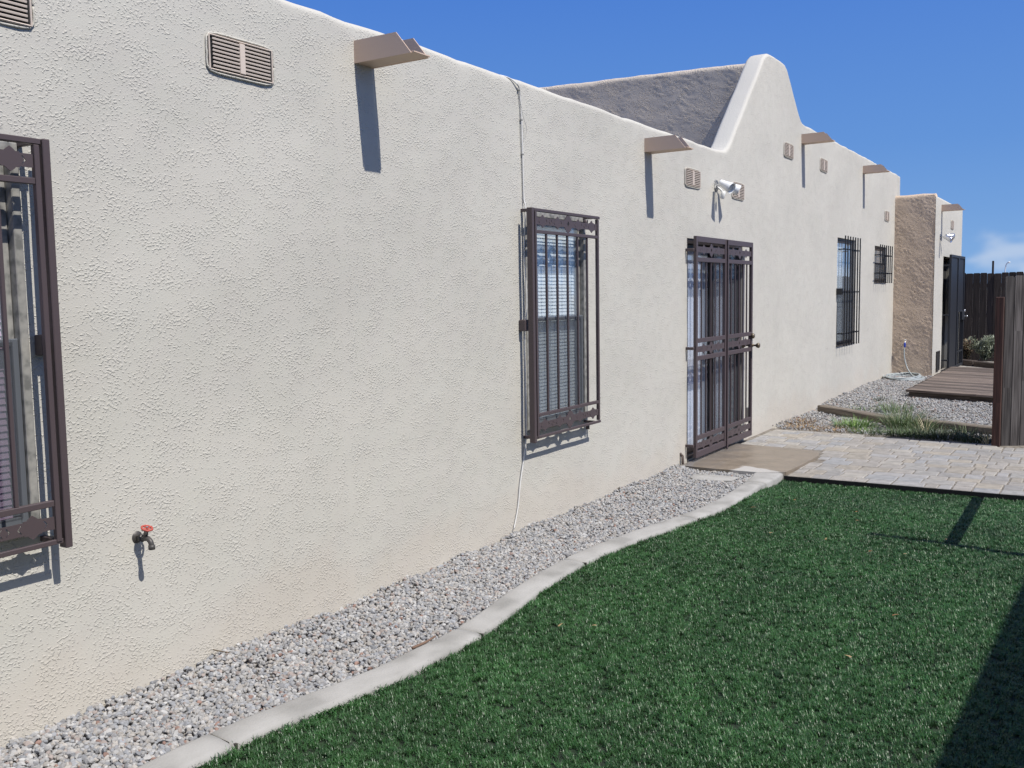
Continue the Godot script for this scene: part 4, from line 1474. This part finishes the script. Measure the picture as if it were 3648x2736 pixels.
func fences() -> void:
	# back fence along z
	var f := thing("back_fence", "dark weathered plank fence across the far end of the yard", "fence", Vector3(23.6, 0, 0))
	var pk := []
	for k in 5:
		pk.append(picket_mesh(1.965, 0.138, 0.018))
	for k in 58:
		var o := put("picket", pk[rng.randi() % 5], M.fence[rng.randi() % 4], f, Vector3(rng.randf_range(-0.004, 0.004), -0.03 + rng.randf_range(-0.018, 0.012), -2.0 + k * 0.1405))
		o.rotation = Vector3(rng.randf_range(-0.006, 0.006), -PI / 2 + rng.randf_range(-0.03, 0.03), 0)
	for y in [0.35, 1.05, 1.7]:
		var r := put("rail", plank_mesh(8.6, 0.04, 0.09), M.fence[1], f)
		lay(r, Vector3(0.03, y, -2.05), Vector3(0.03, y, 6.5))
	# gate leaf at the right edge: square post and narrow dog-eared planks
	var g := thing("side_gate", "half seen wooden gate with rusty brown post at the right edge", "gate", Vector3(10.785, 0, 2.385))
	var dir := Vector3(0.53, 0, 0.85).normalized()
	var pm := plank_mesh(1.53, 0.075, 0.075, 0.005)
	var p := put("gate_post", pm, M.rustpost, g)
	p.transform = Transform3D(Basis(Vector3.UP, Vector3(-dir.x, 0, -dir.z), Vector3(dir.z, 0, -dir.x) * -1.0).orthonormalized(), Vector3(0.0, -0.01, 0.0))
	p.transform = Transform3D(Basis(Vector3(0, 1, 0), Vector3(-1, 0, 0), Vector3(0, 0, 1)), Vector3(-0.035, -0.02, -0.005))
	var q := []
	for k in 3:
		q.append(picket_mesh(1.735, 0.087, 0.018))
	for k in 9:
		var o := put("plank", q[k % 3], M.plank[[0, 2, 1, 3, 2, 0, 1, 3, 2][k]], g, dir * (0.085 + k * 0.0955) + Vector3(0.02, -0.01 + rng.randf_range(-0.01, 0.01), 0))
		o.rotation.y = atan2(-dir.z, dir.x) + rng.randf_range(-0.015, 0.015)
	for y in [0.3, 1.42]:
		var r := put("gate_rail", plank_mesh(0.9, 0.035, 0.085), M.plank[0], g)
		lay(r, Vector3(0.05, y, -0.0), Vector3(0.05, y, 0.0) + dir)
	# low house out of view behind the camera: placed to shade the lawn's edge and warm the wall's shade
	var s := thing("unseen_shade_house", "unseen plain low stucco house out of view, placed to shade the lawn edge", "house", Vector3(0, 0, 4.78))
	s.rotation.y = -0.042
	var wl := begin()
	for qq in [[Vector3(0.15, 1.5, 0.12), Vector3(12.6, 3.0, 0.24)], [Vector3(6.33, 1.5, 3.1), Vector3(0.24, 3.0, 5.7)], [Vector3(-6.03, 1.5, 3.1), Vector3(0.24, 3.0, 5.7)], [Vector3(0.15, 1.5, 6.07), Vector3(12.6, 3.0, 0.24)]]:
		wl.set_color(Color(0.53, 0.49, 0.43))
		bx(wl, qq[0], qq[1], 0.03)
	put("wall", done(wl), M.stucco, s)
	put("roof", box_mesh(Vector3(12.1, 0.1, 5.7), 0, Vector3(0.15, 2.75, 3.1)), mat(Color(0.3, 0.28, 0.26), 0.9), s)
	# unseen post with a cross rail, out of view beside the patio, placed to cast the shadow on the turf
	var cp := thing("unseen_post", "unseen thin post with a side rail, placed to cast the shadow on the turf", "post", Vector3(6.38, 0, 3.34))
	put("pole", box_mesh(Vector3(0.055, 1.9, 0.055), 0.004), M.plank[1], cp, Vector3(0, 0.93, 0))
	bar(cp, "rail", Vector3(0.02, 1.2, 0), Vector3(1.74, 1.2, 0), 0.055, 0.05, M.plank[1])

# ------------------------------------------------------------------ weeds
func clump(called: String, label: String, cat: String, at: Vector3, rad: float, h: float, n: int, cols: Array, width := 0.006, spread := 0.8, group := "") -> void:
	var st := begin(true)
	for i in n:
		var a := rng.randf() * TAU
		var rr := rad * sqrt(rng.randf())
		var lean := rng.randf_range(0.1, spread)
		var a2 := a + rng.randf_range(-0.8, 0.8)
		var d := Vector3(cos(a2) * lean, 1, sin(a2) * lean).normalized()
		var c: Color = cols[rng.randi() % cols.size()]
		blade(st, Vector3(cos(a) * rr, -0.02, sin(a) * rr), d, h * rng.randf_range(0.45, 1.1), width * rng.randf_range(0.7, 1.4), rng.randf_range(0.05, 0.35), c * rng.randf_range(0.7, 1.25), 4)
	var o := put(called, done(st), M.leaf)
	o.position = at
	tag(o, label, cat, group)

func bush(called: String, label: String, at: Vector3, size: Vector3, n: int, leaf: float, cols: Array) -> void:
	var root := thing(called, label, "bush", at)
	var tw := begin(true)
	var st := begin()
	for k in 26:
		var a := rng.randf() * TAU
		var tip := Vector3(cos(a) * size.x * rng.randf_range(0.2, 0.9), size.y * rng.randf_range(0.5, 1.0), sin(a) * size.z * rng.randf_range(0.2, 0.9))
		var line := curve([Vector3.ZERO, tip * Vector3(0.35, 0.6, 0.35), tip], 4)
		tube(tw, line, 0.004, 4, 0.3)
		for i in n / 26:
			var t := rng.randf_range(0.25, 1.0)
			var p: Vector3 = line[int(t * (line.size() - 1))] + Vector3(rng.randfn(), rng.randfn(), rng.randfn()) * 0.035
			var d := Vector3(rng.randfn(), rng.randf_range(0.0, 1.5), rng.randfn()).normalized()
			var c: Color = cols[rng.randi() % cols.size()]
			blade(st, p, d, leaf * rng.randf_range(0.6, 1.3), leaf * 0.32, 0.2, c * rng.randf_range(0.7, 1.3), 2)
	put("twigs", done(tw), mat(Color(0.14, 0.11, 0.08), 0.9), root)
	put("foliage", done(st), M.leaf, root).set_meta("kind", "stuff")

func weeds() -> void:
	var lime := [Color(0.12, 0.22, 0.045), Color(0.17, 0.27, 0.06), Color(0.08, 0.17, 0.04)]
	var mid := [Color(0.07, 0.13, 0.045), Color(0.10, 0.16, 0.06), Color(0.16, 0.19, 0.09)]
	var dark := [Color(0.03, 0.055, 0.025), Color(0.05, 0.075, 0.035), Color(0.08, 0.09, 0.05)]
	var dry := [Color(0.30, 0.20, 0.10), Color(0.36, 0.25, 0.13), Color(0.22, 0.13, 0.07)]
	clump("grass_clump", "bright lime green grass clump before the nearer timber", "grass clump", Vector3(11.66, 0, 0.83), 0.23, 0.19, 560, lime, 0.006, 1.3)
	clump("grass_clump", "tall mid green weed clump between the two landscape timbers", "grass clump", Vector3(11.75, 0, 1.33), 0.17, 0.36, 380, mid, 0.006, 0.8)
	clump("grass_clump", "airy tall weeds just right of the tall clump", "grass clump", Vector3(11.55, 0, 1.56), 0.20, 0.30, 240, mid, 0.005, 0.9)
	clump("grass_clump", "yellow green low grass at the patio edge, right of the lime clump", "grass clump", Vector3(11.28, 0, 1.02), 0.16, 0.12, 300, lime + mid, 0.006, 1.6)
	clump("weed_patch", "dark low weeds at the patio edge below the tall clump", "weed patch", Vector3(11.22, 0, 1.38), 0.19, 0.16, 420, dark + mid, 0.007, 1.3)
	clump("weed_patch", "dark low weeds before the right hand timber", "weed patch", Vector3(11.2, 0, 1.80), 0.26, 0.18, 620, dark, 0.007, 1.3)
	clump("weed_patch", "dark weeds at the foot of the gate post", "weed patch", Vector3(11.05, 0, 2.16), 0.18, 0.19, 380, dark, 0.007, 1.2)
	clump("grass_clump", "thin weed sprig standing against the right hand timber", "grass clump", Vector3(11.36, 0, 2.02), 0.10, 0.24, 90, mid, 0.005, 0.8)
	clump("grass_clump", "grey green weeds growing in gravel behind the nearer timber", "grass clump", Vector3(13.2, 0.04, 1.0), 0.22, 0.22, 200, mid, 0.005, 1.0)
	clump("grass_clump", "sparse weeds in gravel left of the grey green weeds", "grass clump", Vector3(13.1, 0.04, 0.62), 0.2, 0.13, 90, mid, 0.005, 1.2)
	clump("dry_grass", "dry orange brown grass litter at the wall end of the patio edge", "dry grass", Vector3(11.35, 0, 0.32), 0.26, 0.11, 620, dry, 0.006, 2.6)
	clump("dry_grass", "dry tan grass along the patio edge under the lime clump", "dry grass", Vector3(11.25, 0, 0.70), 0.24, 0.10, 560, dry, 0.006, 2.6)
	clump("dry_grass", "pale dry stalks leaning beside the tall weed clump", "dry grass", Vector3(11.4, 0, 1.62), 0.05, 0.33, 16, [Color(0.5, 0.43, 0.28)], 0.006, 0.6)
	clump("dry_grass", "pale dry straw curled at the gate post foot", "dry grass", Vector3(10.86, 0, 2.31), 0.05, 0.24, 14, [Color(0.5, 0.43, 0.28)], 0.006, 0.8)
	clump("weed_patch", "reddish dry weeds hard against the wall beyond the patio", "weed patch", Vector3(11.75, 0, 0.17), 0.16, 0.13, 320, dry + [Color(0.12, 0.07, 0.06)], 0.006, 1.6)
	clump("weed_patch", "low dark weeds spilling over the patio edge under the lime clump", "weed patch", Vector3(11.12, 0, 1.12), 0.16, 0.10, 320, dark + mid, 0.006, 1.7)
	clump("dry_grass", "sparse dry stems before the gate post on gravel", "dry grass", Vector3(11.45, 0, 1.92), 0.22, 0.12, 160, dry + dark, 0.005, 1.8)
	clump("weed_patch", "feathery grey weeds rising behind the tall clump", "weed patch", Vector3(12.2, 0, 1.3), 0.22, 0.34, 200, mid + dark, 0.004, 0.9)
	clump("grass_clump", "fine green sprigs at the patio edge between the dark weed patches", "grass clump", Vector3(11.1, 0, 1.58), 0.16, 0.17, 260, mid, 0.005, 1.2)
	clump("weed_patch", "small dark leafy weed on gravel before the deck corner", "weed patch", Vector3(14.2, 0.05, 0.62), 0.07, 0.10, 120, dark, 0.012, 1.6)
	clump("dry_grass", "thin dry litter spread on gravel before the nearer timber", "dry grass", Vector3(11.9, 0, 0.52), 0.26, 0.05, 260, dry, 0.005, 3.0)
	bush("sage_bush", "grey green bush before the dark back fence", Vector3(22.7, 0.05, 1.12), Vector3(0.55, 0.55, 0.42), 4200, 0.06, [Color(0.24, 0.27, 0.20), Color(0.31, 0.33, 0.25), Color(0.15, 0.18, 0.12)])
	bush("dry_bush", "dry brownish bush at the wing corner before the back fence", Vector3(22.95, 0.03, 0.72), Vector3(0.3, 0.5, 0.28), 900, 0.07, [Color(0.24, 0.17, 0.11), Color(0.19, 0.17, 0.11), Color(0.13, 0.10, 0.07)])
	bush("low_bush", "low pale bush right of the grey green bush by the fence", Vector3(22.6, 0.03, 1.55), Vector3(0.4, 0.36, 0.3), 1100, 0.06, [Color(0.19, 0.21, 0.14), Color(0.14, 0.16, 0.10)])

# ------------------------------------------------------------------ beyond the fence
func far_things() -> void:
	var p := thing("wooden_pole", "brown wooden pole standing up behind the back fence", "pole", Vector3(26.5, 0, 0.86))
	put("shaft", box_mesh(Vector3(0.045, 2.27, 0.045), 0.006), M.fence[3], p, Vector3(0, 1.13, 0))
	var l := thing("street_lamp", "distant white street lamp with curved neck beyond the fence", "street lamp", Vector3(60, 0, -1.63))
	var st := begin(true)
	tube(st, curve([Vector3(0, 0, 0), Vector3(0, 2.2, 0.0), Vector3(0, 2.72, 0.03), Vector3(0, 2.92, 0.08), Vector3(0, 2.99, 0.16)], 6), 0.028, 8)
	put("mast", done(st), M.white, l)
	var hd := begin(true)
	lathe(hd, [Vector2(0.0, -0.02), Vector2(0.03, -0.02), Vector2(0.05, 0.03), Vector2(0.03, 0.1), Vector2(0.0, 0.11)], Vector3(0, 2.99, 0.15), along(Vector3(0, 0.1, 1)), 10)
	put("lamp_head", done(hd), M.white, l)

func litter() -> void:
	# a few fallen leaves on the turf and a twig by the curb
	var st := begin()
	for k in 14:
		var p := Vector3(rng.randf_range(3.2, 7.9), 0.03, rng.randf_range(1.0, 2.7))
		p.y = lawn_h(p.x, p.z) + 0.026
		st.set_color([Color(0.24, 0.12, 0.05), Color(0.34, 0.24, 0.12)][k % 2])
		blade(st, p, Vector3(rng.randfn(), 0.25, rng.randfn()).normalized(), rng.randf_range(0.02, 0.04), 0.014, 0.3, [Color(0.24, 0.12, 0.05), Color(0.34, 0.24, 0.12)][k % 2], 3)
	var o := put("fallen_leaves", done(st), M.leaf)
	o.set_meta("kind", "stuff")
	tag(o, "few small dry leaves fallen on the artificial turf", "leaves")
	var tw := begin(true)
	tube(tw, curve([Vector3(3.34, 0.03, 0.69), Vector3(3.42, 0.034, 0.705), Vector3(3.50, 0.036, 0.70)], 3), 0.007, 6, 0.6)
	tag(put("twig", done(tw), mat(Color(0.16, 0.10, 0.07), 0.9)), "small brown stick lying in gravel against the curb", "twig")
	var t2 := begin(true)
	tube(t2, [Vector3(2.80, 0.075, 0.012), Vector3(2.865, 0.045, 0.045), Vector3(2.92, 0.04, 0.03)], 0.0028, 5)
	tag(put("twig", done(t2), mat(Color(0.11, 0.08, 0.05), 0.9)), "thin bent twig leaning on the near wall foot", "twig")
